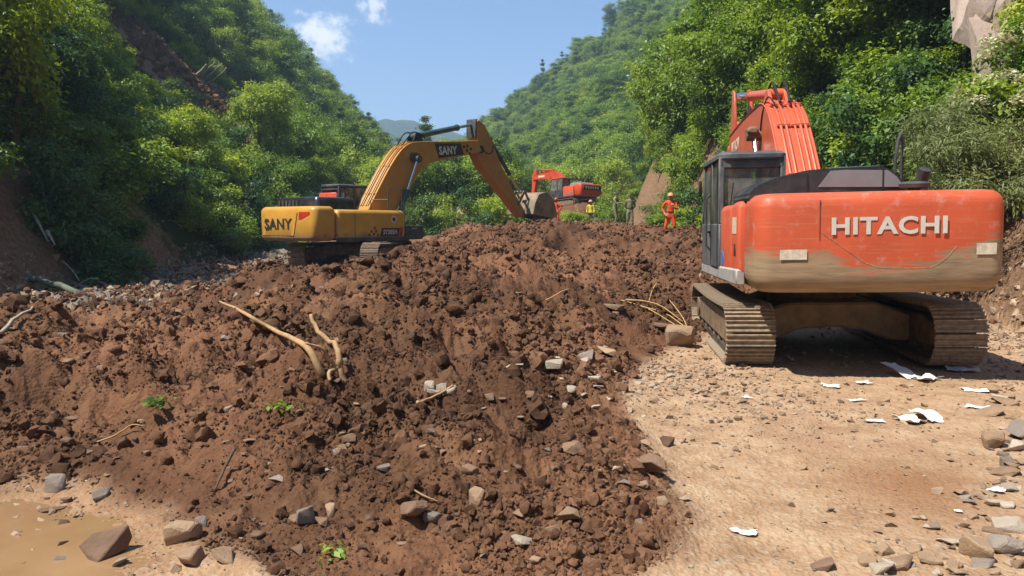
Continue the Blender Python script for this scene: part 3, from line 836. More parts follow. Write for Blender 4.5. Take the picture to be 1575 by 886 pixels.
# ---------------------------------------------------------------- mesh kit for machines
class Kit:
    def __init__(self): self.bm = bmesh.new()
    def _add(self, tb, M=None):
        if M is not None: bmesh.ops.transform(tb, matrix=M, verts=tb.verts)
        me = bpy.data.meshes.new('t'); tb.to_mesh(me); tb.free()
        self.bm.from_mesh(me); bpy.data.meshes.remove(me)
        return self
    def box(self, c, s, bev=.01, M=None, seg=1):
        tb = bmesh.new(); bmesh.ops.create_cube(tb, size=1)
        for v in tb.verts: v.co = Vector((v.co.x * s[0] + c[0], v.co.y * s[1] + c[1], v.co.z * s[2] + c[2]))
        if bev: bmesh.ops.bevel(tb, geom=tb.edges[:], offset=min(bev, .45 * min(s)), segments=seg, affect='EDGES')
        return self._add(tb, M)
    def poly(self, pts, axis, a, b, bev=.01, seg=1, M=None):
        """pts: outline; axis 'x': (y,z) pushed from x=a to b, 'z': (x,y), 'y': (x,z)"""
        tb = bmesh.new()
        def P(p, t):
            return {'x': (t, p[0], p[1]), 'z': (p[0], p[1], t), 'y': (p[0], t, p[1])}[axis]
        v0 = [tb.verts.new(P(p, a)) for p in pts]; v1 = [tb.verts.new(P(p, b)) for p in pts]
        n = len(pts)
        tb.faces.new(v0); tb.faces.new(v1[::-1])
        for i in range(n): tb.faces.new((v0[i], v1[i], v1[(i + 1) % n], v0[(i + 1) % n]))
        bmesh.ops.recalc_face_normals(tb, faces=tb.faces[:])
        if bev: bmesh.ops.bevel(tb, geom=tb.edges[:], offset=bev, segments=seg, affect='EDGES', clamp_overlap=True)
        return self._add(tb, M)
    def cyl(self, p0, p1, r, sides=14, r1=None):
        p0, p1 = Vector(p0), Vector(p1)
        tb = bmesh.new()
        bmesh.ops.create_cone(tb, cap_ends=True, segments=sides, radius1=r, radius2=r if r1 is None else r1, depth=(p1 - p0).length)
        q = (p1 - p0).to_track_quat('Z', 'Y').to_matrix().to_4x4()
        return self._add(tb, Matrix.Translation((p0 + p1) / 2) @ q)
    def tube(self, path, r, sides=7):
        v, f = tube(path, [r] * len(path), sides)
        return self.raw(v, f)
    def raw(self, v, f):
        tb = bmesh.new(); vs = [tb.verts.new(p) for p in v]
        for q in f:
            u = []
            for i in q:
                if i not in u: u.append(i)
            if len(u) > 2: tb.faces.new([vs[i] for i in u])
        bmesh.ops.recalc_face_normals(tb, faces=tb.faces[:])
        return self._add(tb)
    def loft(self, rings):
        """closed rings of equal count, capped"""
        n = len(rings[0]); V = [p for r in rings for p in r]; Fc = []
        for i in range(len(rings) - 1):
            for k in range(n):
                k2 = (k + 1) % n
                Fc.append((i * n + k, i * n + k2, (i + 1) * n + k2, (i + 1) * n + k))
        Fc.append(tuple(range(n))); Fc.append(tuple(range((len(rings) - 1) * n, len(rings) * n)))
        return self.raw(V, Fc)
    def mesh(self, name, mat=None, angle=38):
        me = bpy.data.meshes.new(name); self.bm.to_mesh(me); self.bm.free()
        me.polygons.foreach_set('use_smooth', np.ones(len(me.polygons), bool))
        me.set_sharp_from_angle(angle=R(angle))
        if mat: me.materials.append(MAT[mat])
        return me
    def build(self, name, mat, parent=None, angle=38):
        return link(name, self.mesh(name, mat, angle), None, parent)

def text_part(name, s, w, h, M, mat, parent, bold=.02, depth=.004):
    cu = bpy.data.curves.new(name, 'FONT'); cu.body = s; cu.size = 1; cu.extrude = .02; cu.offset = bold
    cu.align_x = 'CENTER'; cu.align_y = 'CENTER'; cu.resolution_u = 3; cu.space_character = 1.08
    to = bpy.data.objects.new(name, cu); COL.objects.link(to)
    dg = bpy.context.evaluated_depsgraph_get(); dg.update()
    me = bpy.data.meshes.new_from_object(to.evaluated_get(dg))
    bpy.data.objects.remove(to); bpy.data.curves.remove(cu)
    co = np.zeros(len(me.vertices) * 3, np.float32); me.vertices.foreach_get('co', co); co = co.reshape(-1, 3)
    lo, hi = co.min(0), co.max(0)
    co = (co - (lo + hi) / 2) / np.maximum(hi - lo, 1e-6) * np.array([w, h, depth])
    me.vertices.foreach_set('co', co.astype(np.float32).ravel()); me.transform(M); me.update()
    me.materials.clear(); me.materials.append(MAT[mat])
    return link(name, me, None, parent)

def frame_M(loc, x, y):
    x, y = Vector(x).normalized(), Vector(y).normalized(); z = x.cross(y)
    return Matrix(((x.x, y.x, z.x, loc[0]), (x.y, y.y, z.y, loc[1]), (x.z, y.z, z.z, loc[2]), (0, 0, 0, 1)))
REAR = lambda x, y, z: frame_M((x, y, z), (1, 0, 0), (0, 0, 1))
LEFT = lambda x, y, z, s=0: frame_M((x, y, z), (0, -1, s), (0, s, 1))
RIGHT = lambda x, y, z, s=0: frame_M((x, y, z), (0, 1, s), (0, -s, 1))

def paint(name, color, mud=(.36, .25, .15), z0=None, z1=None, fade=.25, rough=.42, amount=.35, streak=False, smile=False):
    """machine paint with dust; between z0 and z1 caked mud takes over"""
    m, n, l, o = new_mat(name)
    tc = n.new('ShaderNodeTexCoord'); P = tc.outputs['Object']
    n1 = noise_node(n, l, P, 2.2, 7, .6); n2 = noise_node(n, l, P, 7, 8, .72, 5.3)
    base = ramp(n, [(.3, tuple(c * .84 for c in color)), (.7, tuple(min(1, c * 1.08) for c in color))]); l.new(n1.outputs['Fac'], base.inputs[0])
    faded = tuple(min(1, c * .55 + .25) for c in color)
    c = mixc(n, l, maprange(n, l, n2.outputs['Fac'], .52, .74, 0, fade), base.outputs[0], faded)
    f = maprange(n, l, n2.outputs['Fac'], .56, .76, 0, amount)
    rg_ = rough
    if z0 is not None:
        sp = n.new('ShaderNodeSeparateXYZ'); l.new(P, sp.inputs[0])
        mp = n.new('ShaderNodeMapping'); mp.inputs['Scale'].default_value = (.7, .7, 7.0) if streak else (1.6, 1.6, 1.8)
        l.new(P, mp.inputs['Vector'])
        n3 = noise_node(n, l, mp.outputs[0], 2.4, 8, .66, 2.2)
        hgt = math2(n, l, 'ADD', sp.outputs['Z'], math2(n, l, 'MULTIPLY', math2(n, l, 'SUBTRACT', n3.outputs['Fac'], .5), .75 if streak else .5))
        if smile:
            ax = math2(n, l, 'ABSOLUTE', math2(n, l, 'SUBTRACT', sp.outputs['X'], .10), 0)
            hgt = math2(n, l, 'ADD', hgt, maprange(n, l, ax, .72, .40, 0, .16))
            hgt = math2(n, l, 'SUBTRACT', hgt, maprange(n, l, sp.outputs['X'], .85, 1.3, 0, .13))
        mudf = maprange(n, l, hgt, z1, z0)
        mc = ramp(n, [(.3, tuple(k * .55 for k in mud)), (.55, mud), (.75, tuple(min(1, k * 1.25) for k in mud))]); l.new(n3.outputs['Fac'], mc.inputs[0])
        f2 = n.new('ShaderNodeMath'); f2.operation = 'MAXIMUM'; l.new(f, f2.inputs[0]); l.new(mudf, f2.inputs[1])
        c = mixc(n, l, f2.outputs[0], c, mc.outputs[0])
        rg_ = maprange(n, l, f2.outputs[0], 0, 1, rough, .92)
    else:
        c = mixc(n, l, f, c, mud)
        rg_ = maprange(n, l, f, 0, 1, rough, .9)
    if streak:
        mp2 = n.new('ShaderNodeMapping'); mp2.inputs['Scale'].default_value = (.9, .9, 26.0); l.new(P, mp2.inputs['Vector'])
        n4 = noise_node(n, l, mp2.outputs[0], 2.0, 9, .7, 7.7)
        c = mixc(n, l, maprange(n, l, n4.outputs['Fac'], .50, .72, 0, .38), c, (.50, .27, .15))
    n5 = noise_node(n, l, P, 42, 4, .7, 1.1)
    c = mixc(n, l, maprange(n, l, n5.outputs['Fac'], .66, .74, 0, .55), c, mud)
    principled(n, l, o, c, rg_, .4, 0, n2.outputs['Fac'], .004, .25)
    MAT[name] = m

paint('orange_paint', (.54, .092, .036), z0=.95, z1=1.2, fade=.5, rough=.55)
paint('orange_counterweight', (.54, .092, .034), mud=(.33, .235, .14), z0=1.37, z1=1.49, fade=.6, rough=.55, streak=True, smile=True)
paint('orange_boom', (.56, .108, .046), fade=.35, amount=.12)
paint('yellow_paint', (.56, .285, .045), mud=(.34, .22, .12), z0=1.0, z1=1.28, fade=.2, rough=.35)
paint('yellow_boom', (.50, .24, .042), mud=(.24, .14, .07), fade=.15, amount=.5)
paint('yellow_stick', (.46, .20, .04), mud=(.17, .095, .05), fade=.15, amount=.95, rough=.6)
paint('red_orange_paint', (.57, .075, .022), z0=.95, z1=1.15, fade=.1, amount=.15)
simple('dark_trim', (.040, .042, .046), .55, .35, var=.3, scale=4, dust=(.22, .19, .16), dust_amt=.35)
simple('hood_black', (.018, .018, .021), .28, .5, var=.3, scale=3, dust=(.22, .2, .18), dust_amt=.25)
simple('hood_grey', (.20, .205, .22), .5, .3, var=.15, scale=3)
simple('cab_grey', (.075, .085, .095), .55, .35, var=.35, scale=3.5, dust=(.27, .26, .24), dust_amt=.5)
simple('rail_grey', (.33, .33, .33), .6, .3, var=.3, scale=5, dust=(.45, .38, .3), dust_amt=.6)
simple('muddy_steel', (.21, .150, .095), .88, .15, var=.45, scale=7, bstr=.6, bdist=.012)
simple('shoe_steel', (.27, .205, .14), .7, .3, var=.5, scale=14, bstr=.6, bdist=.008)
simple('dried_mud', (.30, .215, .13), .95, .1, var=.4, scale=5, bstr=.8, bdist=.02)
simple('black_rubber', (.02, .02, .021), .7, .25, var=.3, scale=6)
simple('white_paint', (.60, .575, .51), .6, .3, var=.12, scale=14)
simple('worn_white', (.62, .54, .42), .75, .2, var=.35, scale=16)
simple('red_lamp', (.50, .035, .02), .3, .5, var=.2, scale=5)
simple('red_sign', (.75, .10, .04), .4, .4, var=.35, scale=11)
simple('blue_sticker', (.03, .20, .55), .5, .3, var=.1)
simple('dark_letter', (.035, .032, .028), .6, .3, var=.3)
simple('bucket_steel', (.20, .155, .11), .75, .25, var=.5, scale=3, bstr=.5, bdist=.01, dust=(.36, .27, .16), dust_amt=.8)
simple('tooth_steel', (.50, .46, .42), .45, .4, var=.3)
simple('seat_fabric', (.03, .03, .032), .9, .1)
simple('green_cylinder', (.04, .075, .075), .45, .4, var=.3, scale=5)
m, n, l, o = new_mat('chrome_rod')
principled(n, l, o, (.62, .64, .68), .22, .5, 1.0); MAT['chrome_rod'] = m
m, n, l, o = new_mat('cab_glass')
tr = n.new('ShaderNodeBsdfTransparent'); tr.inputs[0].default_value = (.62, .70, .66, 1)
pg = n.new('ShaderNodeBsdfPrincipled'); pg.inputs['Base Color'].default_value = (.34, .35, .30, 1); pg.inputs['Roughness'].default_value = .08
tcg = n.new('ShaderNodeTexCoord'); ng_ = noise_node(n, l, tcg.outputs['Object'], 3, 6, .6)
mg = n.new('ShaderNodeMixShader'); l.new(maprange(n, l, ng_.outputs['Fac'], .35, .7, .18, .5), mg.inputs[0])
l.new(tr.outputs[0], mg.inputs[1]); l.new(pg.outputs[0], mg.inputs[2]); l.new(mg.outputs[0], o.inputs['Surface']); MAT['cab_glass'] = m

def rounded(x0, x1, y0, y1, r, seg=5, inset=0.0, bow=0.0):
    """rounded rectangle outline; the y0 side may bow outward"""
    x0 += inset; x1 -= inset; y0 += inset; y1 -= inset
    pts = []
    for (cx, cy_, a0) in ((x1 - r, y1 - r, 0), (x0 + r, y1 - r, 90), (x0 + r, y0 + r, 180), (x1 - r, y0 + r, 270)):
        for k in range(seg + 1):
            a = R(a0 + 90 * k / seg)
            pts.append((cx + r * math.cos(a), cy_ + r * math.sin(a)))
    if bow:
        cut = 3 * (seg + 1)
        pts = pts[:cut] + [(x0 + r + (x1 - x0 - 2 * r) * t / 10, y0) for t in range(1, 10)] + pts[cut:]
        cx, hw = (x0 + x1) / 2, (x1 - x0) / 2
        pts = [(x, y - (bow * (1 - ((x - cx) / hw) ** 2) if y < y0 + r * 1.01 else 0)) for x, y in pts]
    return pts

def slab(k, x0, x1, y0, y1, r, layers, bow=0.0):
    k.loft([[(x, y, z) for x, y in rounded(x0, x1, y0, y1, r, 5, ins, bow)] for z, ins in layers])
    return k

def undercarriage(root, L, hw, shoe, r, mats, heading=0.0, shoes=True, y0=0.0):
    """two crawler tracks, side frames, rollers and the centre frame"""
    Mz = Matrix.Rotation(heading, 4, 'Z')
    def put(ob): ob.data.transform(Mz); return ob
    pitch = .175
    a, b = y0 - L / 2 + r, y0 + L / 2 - r
    per = 2 * (b - a) + 2 * math.pi * r
    n = int(per / pitch); pitch = per / n
    def pt(s):
        s %= per
        if s < (b - a): return (a + s, 0.0), (0, -1)
        s -= (b - a)
        if s < math.pi * r:
            t = s / r; return (b + r * math.sin(t), r - r * math.cos(t)), (math.sin(t), -math.cos(t))
        s -= math.pi * r
        if s < (b - a):
            sag = .03 * math.sin(math.pi * s / (b - a)); return (b - s, 2 * r - sag), (0, 1)
        s -= (b - a); t = s / r
        return (a - r * math.sin(t), r + r * math.cos(t)), (-math.sin(t), math.cos(t))
    # one shoe: plate with three grousers, made in its own axes (x width, y along, z out)
    k = Kit(); k.box((0, 0, -.012), (shoe, pitch * .85, .02), .004)
    for gy in (-.36, 0, .36): k.poly([(gy * pitch - .013, -.004), (gy * pitch + .013, -.004), (gy * pitch + .007, .026), (gy * pitch - .007, .026)], 'x', -shoe / 2, shoe / 2, 0)
    sme = k.mesh('track_shoe', mats['shoe'])
    for sx in (-1, 1):
        cx = sx * (hw - shoe / 2)
        k = Kit()
        outer = [pt(per * i / 60)[0] for i in range(60)]
        ring = lambda q, off, xx: [(xx, p[0] - q_[0] * off, p[1] - q_[1] * off + .03) for p, q_ in [pt(per * i / 60) for i in range(60)]]
        A, B_ = ring(0, .035, cx - shoe * .3), ring(0, .035, cx + shoe * .3)
        C_, D_ = ring(0, .12, cx - shoe * .3), ring(0, .12, cx + shoe * .3)
        V = A + B_ + D_ + C_; Fc = []
        for i in range(60):
            j = (i + 1) % 60
            for u in range(4): Fc.append((u * 60 + i, u * 60 + j, ((u + 1) % 4) * 60 + j, ((u + 1) % 4) * 60 + i))
        k.raw(V, Fc)
        tr_ = put(k.build('track', 'dark_trim', root))
        if shoes:
            for i in range(n):
                (y, z), (ny, nz_) = pt(i * pitch)
                s_ = link('track_shoe', sme, None, tr_)
                M = frame_M((cx, y - ny * .012, z + .03 - nz_ * .012), (1, 0, 0), (0, nz_, -ny))
                s_.matrix_local = Mz @ M
        else:
            k = Kit()
            for i in range(n):
                (y, z), (ny, nz_) = pt(i * pitch)
                tb = bmesh.new(); tb.from_mesh(sme); k._add(tb, frame_M((cx, y - ny * .012, z + .03 - nz_ * .012), (1, 0, 0), (0, nz_, -ny)))
            put(k.build('track_shoes', mats['shoe'], tr_))
        k = Kit()
        fx = shoe * .34
        k.poly([(a - .02, r - .09), (a + .1, r * .62), (b - .1, r * .62), (b + .02, r - .09), (b + .02, r + .1), (b - .3, 2 * r - .14), (a + .3, 2 * r - .14), (a - .02, r + .1)], 'x', cx - fx, cx + fx, .02)
        put(k.build('track_frame', mats['frame'], root))
        for nm, yy in (('idler_wheel', a), ('drive_sprocket', b)):
            k = Kit(); k.cyl((cx - shoe * .2, yy, r + .03), (cx + shoe * .2, yy, r + .03), r - .13, 22); k.cyl((cx - shoe * .38, yy, r + .03), (cx + shoe * .38, yy, r + .03), r * .42, 16)
            put(k.build(nm, mats['frame'], root))
        for q in range(7):
            yy = a + (b - a) * (q + .5) / 7
            k = Kit(); k.cyl((cx - shoe * .3, yy, .17), (cx + shoe * .3, yy, .17), .095, 14)
            put(k.build('track_roller', mats['frame'], root))
    # centre frame: arched cross beams and the ring of the slew bearing
    k = Kit()
    w = hw - shoe * .85
    for yc in (-.75, .75):
        prof = [(-w, r * .55), (-w * .72, r * .62), (-w * .4, r * .98), (0, r * 1.08), (w * .4, r * .98), (w * .72, r * .62), (w, r * .55), (w, r * 1.55), (w * .55, r * 1.95), (-w * .55, r * 1.95), (-w, r * 1.55)]
        k.poly(prof, 'y', y0 + yc - .3, y0 + yc + .3, .03)
    k.box((0, y0, r * 1.6), (w * 1.1, 1.6, r * .75), .04)
    put(k.build('centre_frame', mats['mud'], root))
    k = Kit(); k.cyl((0, y0, r * 1.9), (0, y0, r * 2 + .42), .62, 28)
    put(k.build('slew_ring', mats['frame'], root))

def jack(root, p0, p1, r, frac, body, rod, name='cylinder'):
    """hydraulic cylinder: barrel from p0, rod to p1"""
    p0, p1 = Vector(p0), Vector(p1); q = p0.lerp(p1, frac)
    k = Kit(); k.cyl(p0, q, r, 14); k.cyl(q, q + (p1 - q).normalized() * .07, r * 1.18, 14)
    sd = Vector((1, 0, 0)); k.cyl(p0 - sd * r * 1.2, p0 + sd * r * 1.2, r * 1.05, 12)
    c = k.build(name, body, root)
    k = Kit(); k.cyl(q, p1, r * .55, 12); k.cyl(p1 - sd * r * 1.3, p1 + sd * r * 1.3, r * .95, 12)
    k.build('rod', rod, c)
    return c

def bucket(root, pts_shell, w, mat, teeth_at, teeth_dir, hinge):
    """pts_shell: (y,z) curve from hinge edge round the back to the lip"""
    k = Kit()
    ins = []
    c = Vector((sum(p[0] for p in pts_shell) / len(pts_shell), sum(p[1] for p in pts_shell) / len(pts_shell)))
    ins = [tuple(Vector(p) + (c - Vector(p)).normalized() * .045) for p in pts_shell]
    k.poly(list(pts_shell) + ins[::-1], 'x', -w / 2, w / 2, .006)
    bk = k.build('bucket', mat, root)
    for sx in (-1, 1):
        k = Kit(); k.poly(pts_shell, 'x', sx * w / 2 - .03 + .005 * sx, sx * w / 2 + .03 + .005 * sx, .008)
        k.build('side_plate', mat, bk)
    k = Kit()
    for sx in (-.22, .22): k.poly([hinge[0], hinge[1], hinge[2], hinge[3]], 'x', sx - .03, sx + .03, .01)
    k.build('hinge_ear', mat, bk)
    d = Vector(teeth_dir).normalized(); t0 = Vector(teeth_at)
    for i in range(5):
        x = -w / 2 + w * (i + .5) / 5
        nrm = Vector((d.y, -d.x))
        a, b = t0 - d * .06 + nrm * .05, t0 - d * .06 - nrm * .05
        e, f = t0 + d * .2 - nrm * .012, t0 + d * .2 + nrm * .012
        k = Kit(); k.poly([tuple(a), tuple(b), tuple(e), tuple(f)], 'x', x - .06, x + .06, .01)
        k.build('tooth', 'tooth_steel', bk)
    return bk

def cab(root, x0, x1, y0, y1, z0, z1, mat, sill=.42, slope=.18, seat=True, roofmat=None):
    """operator's cab with posts, roof, door and panes; front = +y"""
    h = z1 - z0; zs = z0 + h * sill; p = .075
    side = [(y0, z0), (y1 - .05, z0), (y1 + .06, zs), (y1 - slope, z1 - .06), (y0, z1 - .06)]
    k = Kit()
    k.poly([(y0, z0), (y1 - .05, z0), (y1 + .04, zs), (y0, zs)], 'x', x0, x0 + .05, .012)
    k.poly([(y0, z0), (y1 - .05, z0), (y1 + .04, zs), (y0, zs)], 'x', x1 - .05, x1, .012)
    k.box(((x0 + x1) / 2, y0 + .03, (z0 + zs + .05) / 2), (x1 - x0 - .1, .06, zs - z0 + .05), .012)
    k.box(((x0 + x1) / 2, y1 - .03, (z0 + z0 + .35) / 2), (x1 - x0 - .1, .06, .35), .012)
    for x in (x0 + p / 2, x1 - p / 2):
        k.poly([(y0, zs), (y0 + .12, zs), (y0 + .12, z1 - .05), (y0, z1 - .05)], 'x', x - p / 2, x + p / 2, .014)
        k.poly([(y1 - .06, zs), (y1 + .04, zs), (y1 - slope + .03, z1 - .05), (y1 - slope - .07, z1 - .05)], 'x', x - p / 2, x + p / 2, .014)
        ym = y0 + (y1 - y0) * .42
        k.poly([(ym - .05, zs), (ym + .05, zs), (ym + .03, z1 - .05), (ym - .07, z1 - .05)], 'x', x - p / 2, x + p / 2, .012)
    k.box(((x0 + x1) / 2, y0 + .045, z1 - .13), (x1 - x0 - .02, .09, .16), .02)
    k.box(((x0 + x1) / 2, (y0 + y1) / 2, z0 + .03), (x1 - x0 - .1, y1 - y0 - .1, .05), .01)
    c = k.build('cab', mat, root)
    k = Kit()
    k.loft([[(x, y, z) for x, y in rounded(x0 - .015, x1 + .015, y0 - .03, y1 - slope + .1, .12, 4, ins)] for z, ins in ((z1 - .07, 0), (z1 - .02, 0), (z1 + .02, .05))])
    k.build('roof', roofmat or mat, c)
    def pane(pts, axis, t):
        k = Kit(); k.poly(pts, axis, t - .004, t + .004, 0); k.build('window', 'cab_glass', c)
    pane([(x0 + p, zs + .04), (x1 - p, zs + .04), (x1 - p, z1 - .2), (x0 + p, z1 - .2)], 'y', y0 + .06)
    pane([(x0 + p, z0 + .36), (x1 - p, z0 + .36), (x1 - p, zs), (x0 + p, zs)], 'y', y1 - .02)
    tbm = Kit(); tbm.raw([(x0 + p, y1 + .01, zs), (x1 - p, y1 + .01, zs), (x1 - p, y1 - slope - .02, z1 - .1), (x0 + p, y1 - slope - .02, z1 - .1)], [(0, 1, 2, 3)]); tbm.build('window', 'cab_glass', c)
    for x in (x0 + .03, x1 - .03):
        pane([(y0 + .12, zs), (y0 + (y1 - y0) * .42 - .05, zs), (y0 + (y1 - y0) * .42 - .07, z1 - .1), (y0 + .12, z1 - .1)], 'x', x)
        pane([(y0 + (y1 - y0) * .42 + .05, zs), (y1 - .06, zs), (y1 - slope - .07, z1 - .1), (y0 + (y1 - y0) * .42 + .03, z1 - .1)], 'x', x)
    k = Kit(); k.box((x0 - .02, y0 + (y1 - y0) * .5, zs - .12), (.03, .16, .03), .008); k.build('door_handle', 'black_rubber', c)
    if seat:
        k = Kit(); xm = (x0 + x1) / 2
        k.box((xm, (y0 + y1) / 2, z0 + .42), (.5, .5, .14), .05, seg=2); k.box((xm, (y0 + y1) / 2 - .28, z0 + .82), (.48, .14, .7), .06, seg=2); k.box((xm, (y0 + y1) / 2 - .3, z0 + 1.26), (.28, .1, .18), .04, seg=2)
        k.build('seat', 'seat_fabric', c)
    return c

def loop_path(pts, off):
    """offset the (y,z) polyline upward along its normals"""
    out = []
    for i, p in enumerate(pts):
        a, b = Vector(pts[max(0, i - 1)]), Vector(pts[min(len(pts) - 1, i + 1)])
        t = (b - a).normalized(); nrm = Vector((-t.y, t.x))
        out.append(Vector(p) + nrm * off)
    return out

def dense(pts, n):
    P = [Vector(p) for p in pts]; out = []
    for i in range(len(P) - 1):
        p0, p1, p2, p3 = P[max(0, i - 1)], P[i], P[i + 1], P[min(len(P) - 1, i + 2)]
        for k in range(n):
            t = k / n
            out.append(.5 * ((2 * p1) + (p2 - p0) * t + (2 * p0 - 5 * p1 + 4 * p2 - p3) * t * t + (3 * p1 - p0 - 3 * p2 + p3) * t ** 3))
    out.append(P[-1]); return out

def boom(root, top, bot, w, mat, pipes=None, pipe_mat=None):
    T, B_ = dense(top, 4), dense(bot, 4)
    k = Kit(); k.poly([tuple(p) for p in T] + [tuple(p) for p in B_], 'x', -w / 2, w / 2, .012)
    for s in (-1, 1):       # welded flange edges
        path = [(s * (w / 2 + .004), p.x, p.y) for p in loop_path(T, 0)]
        k.tube(path, .016, 5)
    b = k.build('boom', mat, root, 30)
    if pipes:
        for x, off, r, i0, i1 in pipes:
            P = loop_path(T, off)[i0:i1]
            k = Kit(); k.tube([(x, p.x, p.y) for p in P], r, 8)
            for j in range(2, len(P) - 1, 5): k.box((x, P[j].x, P[j].y), (.12, .06, .06), .01)
            k.build('hydraulic_pipe', pipe_mat or mat, b)
    return b

# ---------------------------------------------------------------- near orange excavator
def press(root, names, z0, f):
    for ch in root.children:
        if ch.name.split('.')[0] in names:
            for ob in [ch] + list(ch.children):
                for v in ob.data.vertices:
                    if v.co.z > z0: v.co.z = z0 + (v.co.z - z0) * f
def near_excavator():
    yaw = R(7.2)
    ax, rt = Vector((math.sin(yaw), math.cos(yaw), 0)), Vector((math.cos(yaw), -math.sin(yaw), 0))
    c = ax * 10.8 + rt * 2.80
    root = thing('excavator', 'large orange crawler excavator seen from behind with white lettering on its muddy counterweight', 'excavator', (c.x, c.y, -.01), 'excavators clearing the slide', rot=(0, R(-1.0), -yaw), scale=(.9, .9, .97))
    undercarriage(root, 4.15, 1.58, .62, .36, dict(shoe='shoe_steel', frame='muddy_steel', mud='dried_mud'), y0=.05)
    # counterweight
    k = Kit()
    slab(k, -1.37, 1.41, -2.80, -1.9, .2, [(.98, .12), (1.03, .05), (1.12, .005), (1.2, 0), (1.90, 0), (1.97, .012), (2.02, .04), (2.055, .09), (2.065, .15)], bow=.06)
    cw = k.build('counterweight', 'orange_counterweight', root, 50)
    yr = lambda x: -2.80 - .06 * (1 - (x / 1.43) ** 2)
    text_part('lettering', 'HITACHI', 1.25, .188, REAR(.09, yr(.09) - .006, 1.70), 'white_paint', cw, .032, .003)
    k = Kit()
    edge = [(-.62, 1.62), (-.45, 1.5), (-.2, 1.33), (-.06, 1.27), (.06, 1.245), (.5, 1.245), (.6, 1.27), (.72, 1.34), (.83, 1.47)]
    k.tube([(x, yr(x) + .002, z) for x, z in dense(edge, 3) for x, z in [(x, z)]] if False else [(p.x, yr(p.x) + .004, p.y) for p in dense(edge, 3)], .007, 6)
    k.build('recess_edge', 'dried_mud', cw)
    for (xa, xb, za, zb) in ((-1.10, -.80, 1.345, 1.455), (1.04, 1.26, 1.38, 1.50)):
        k = Kit(); xm = (xa + xb) / 2
        k.raw([(xa, yr(xa) - .012, za), (xb, yr(xb) - .012, za), (xb, yr(xb) - .012, zb), (xa, yr(xa) - .012, zb)], [(0, 1, 2, 3)])
        ob = k.build('reflective_strip', 'worn_white', cw)
    k = Kit(); k.loft([[(.47 + r_ * 1.25 * math.cos(a), -2.55 + r_ * .8 * math.sin(a), z) for a in np.linspace(0, 2 * math.pi, 20)[:-1]] for z, r_ in ((2.06, .05), (2.09, .06), (2.10, .13), (2.14, .14), (2.165, .10))])
    k.build('lifting_eye', 'dark_trim', cw)
    # revolving frame
    k = Kit()
    k.box((0, -.25, 1.05), (2.5, 3.4, .14), .02)
    k.build('revolving_frame', 'dark_trim', root)
    k = Kit(); k.poly([(-1.93, 1.0), (1.72, .96), (1.72, 1.10), (-1.93, 1.20)], 'x', -1.45, -1.33, .02); k.build('step_rail', 'rail_grey', root)
    # left side doors
    k = Kit(); slab(k, -1.43, -.45, -1.93, -1.42, .05, [(1.16, 0), (1.93, 0), (1.99, .03), (2.01, .07)]); d1 = k.build('side_door', 'orange_paint', root)
    k = Kit(); slab(k, -1.43, -.45, -1.39, -.42, .05, [(1.16, 0), (1.9, 0), (1.96, .03), (1.98, .07)]); d2 = k.build('side_door', 'orange_paint', root)
    text_part('lettering', '7A', .16, .15, LEFT(-1.434, -1.72, 1.42), 'dark_letter', d1, .01)
    k = Kit(); k.box((-1.432, -1.68, 1.72), (.006, .3, .2), 0); k.build('faded_decal', 'worn_white', d1)
    k = Kit(); k.cyl((-1.436, -.62, 1.28), (-1.428, -.62, 1.28), .10, 20); k.build('round_sticker', 'blue_sticker', d2)
    # right side body, tank, engine deck
    k = Kit(); slab(k, .42, 1.43, -1.93, -.6, .06, [(1.12, 0), (1.9, 0), (1.96, .03), (1.98, .07)]); k.build('side_door', 'orange_paint', root)
    k = Kit(); slab(k, .55, 1.43, -.57, 1.35, .06, [(1.12, 0), (1.78, 0), (1.84, .03), (1.86, .07)]); k.build('fuel_tank', 'orange_paint', root)
    k = Kit(); k.box((0, -1.2, 1.5), (1.0, 1.5, .85), .03); k.build('engine_block', 'dark_trim', root)
    k = Kit(); k.box((.95, -2.0, 2.05), (.75, .5, .06), .02); k.build('deck_plate', 'dark_trim', root)
    # hood
    hp = [(-1.12, 2.0), (-1.12, 2.07), (-1.02, 2.17), (-.78, 2.26), (-.42, 2.335), (-.1, 2.35), (.42, 2.36), (.5, 2.345), (.66, 2.23), (.78, 2.08), (.78, 2.0)]
    hp = [(x_ - .24, z_) for x_, z_ in hp]
    k = Kit(); k.poly(hp, 'y', -2.28, -.95, .03, 2); hd = k.build('hood', 'hood_black', root)
    k = Kit(); k.poly([(-.54, 2.14), (.46, 2.12), (.36, 2.24), (.26, 2.31), (-.24, 2.325), (-.40, 2.315)], 'y', -2.29, -2.284, .001); k.build('hood_panel', 'hood_grey', hd)
    k = Kit(); k.poly([(-.36, 2.352), (.18, 2.362), (.18, 2.368), (-.36, 2.36)], 'y', -2.2, -1.0, .001); k.build('hood_panel', 'hood_grey', hd)
    k = Kit(); k.poly([(.20, 2.1), (.215, 2.1), (.215, 2.37), (.20, 2.37)], 'y', -2.296, -.94, 0); k.poly([(-.67, 2.02), (-.655, 2.02), (-.655, 2.29), (-.67, 2.29)], 'y', -2.292, -.94, 0); k.build('hood_seam', 'black_rubber', hd)
    # exhaust, handrail
    k = Kit(); k.cyl((1.0, -1.35, 1.95), (1.0, -1.35, 2.25), .07, 14); k.cyl((1.0, -1.35, 2.22), (1.02, -1.42, 2.36), .075, 14); k.build('exhaust_pipe', 'dark_trim', root)
    k = Kit(); k.tube([(.83, -.9, 1.98), (.83, -.9, 2.5), (.88, -.86, 2.78), (.93, -.8, 2.84), (.97, -.75, 2.78), (.97, -.75, 1.95)], .022, 8); k.build('handrail', 'dark_trim', root)
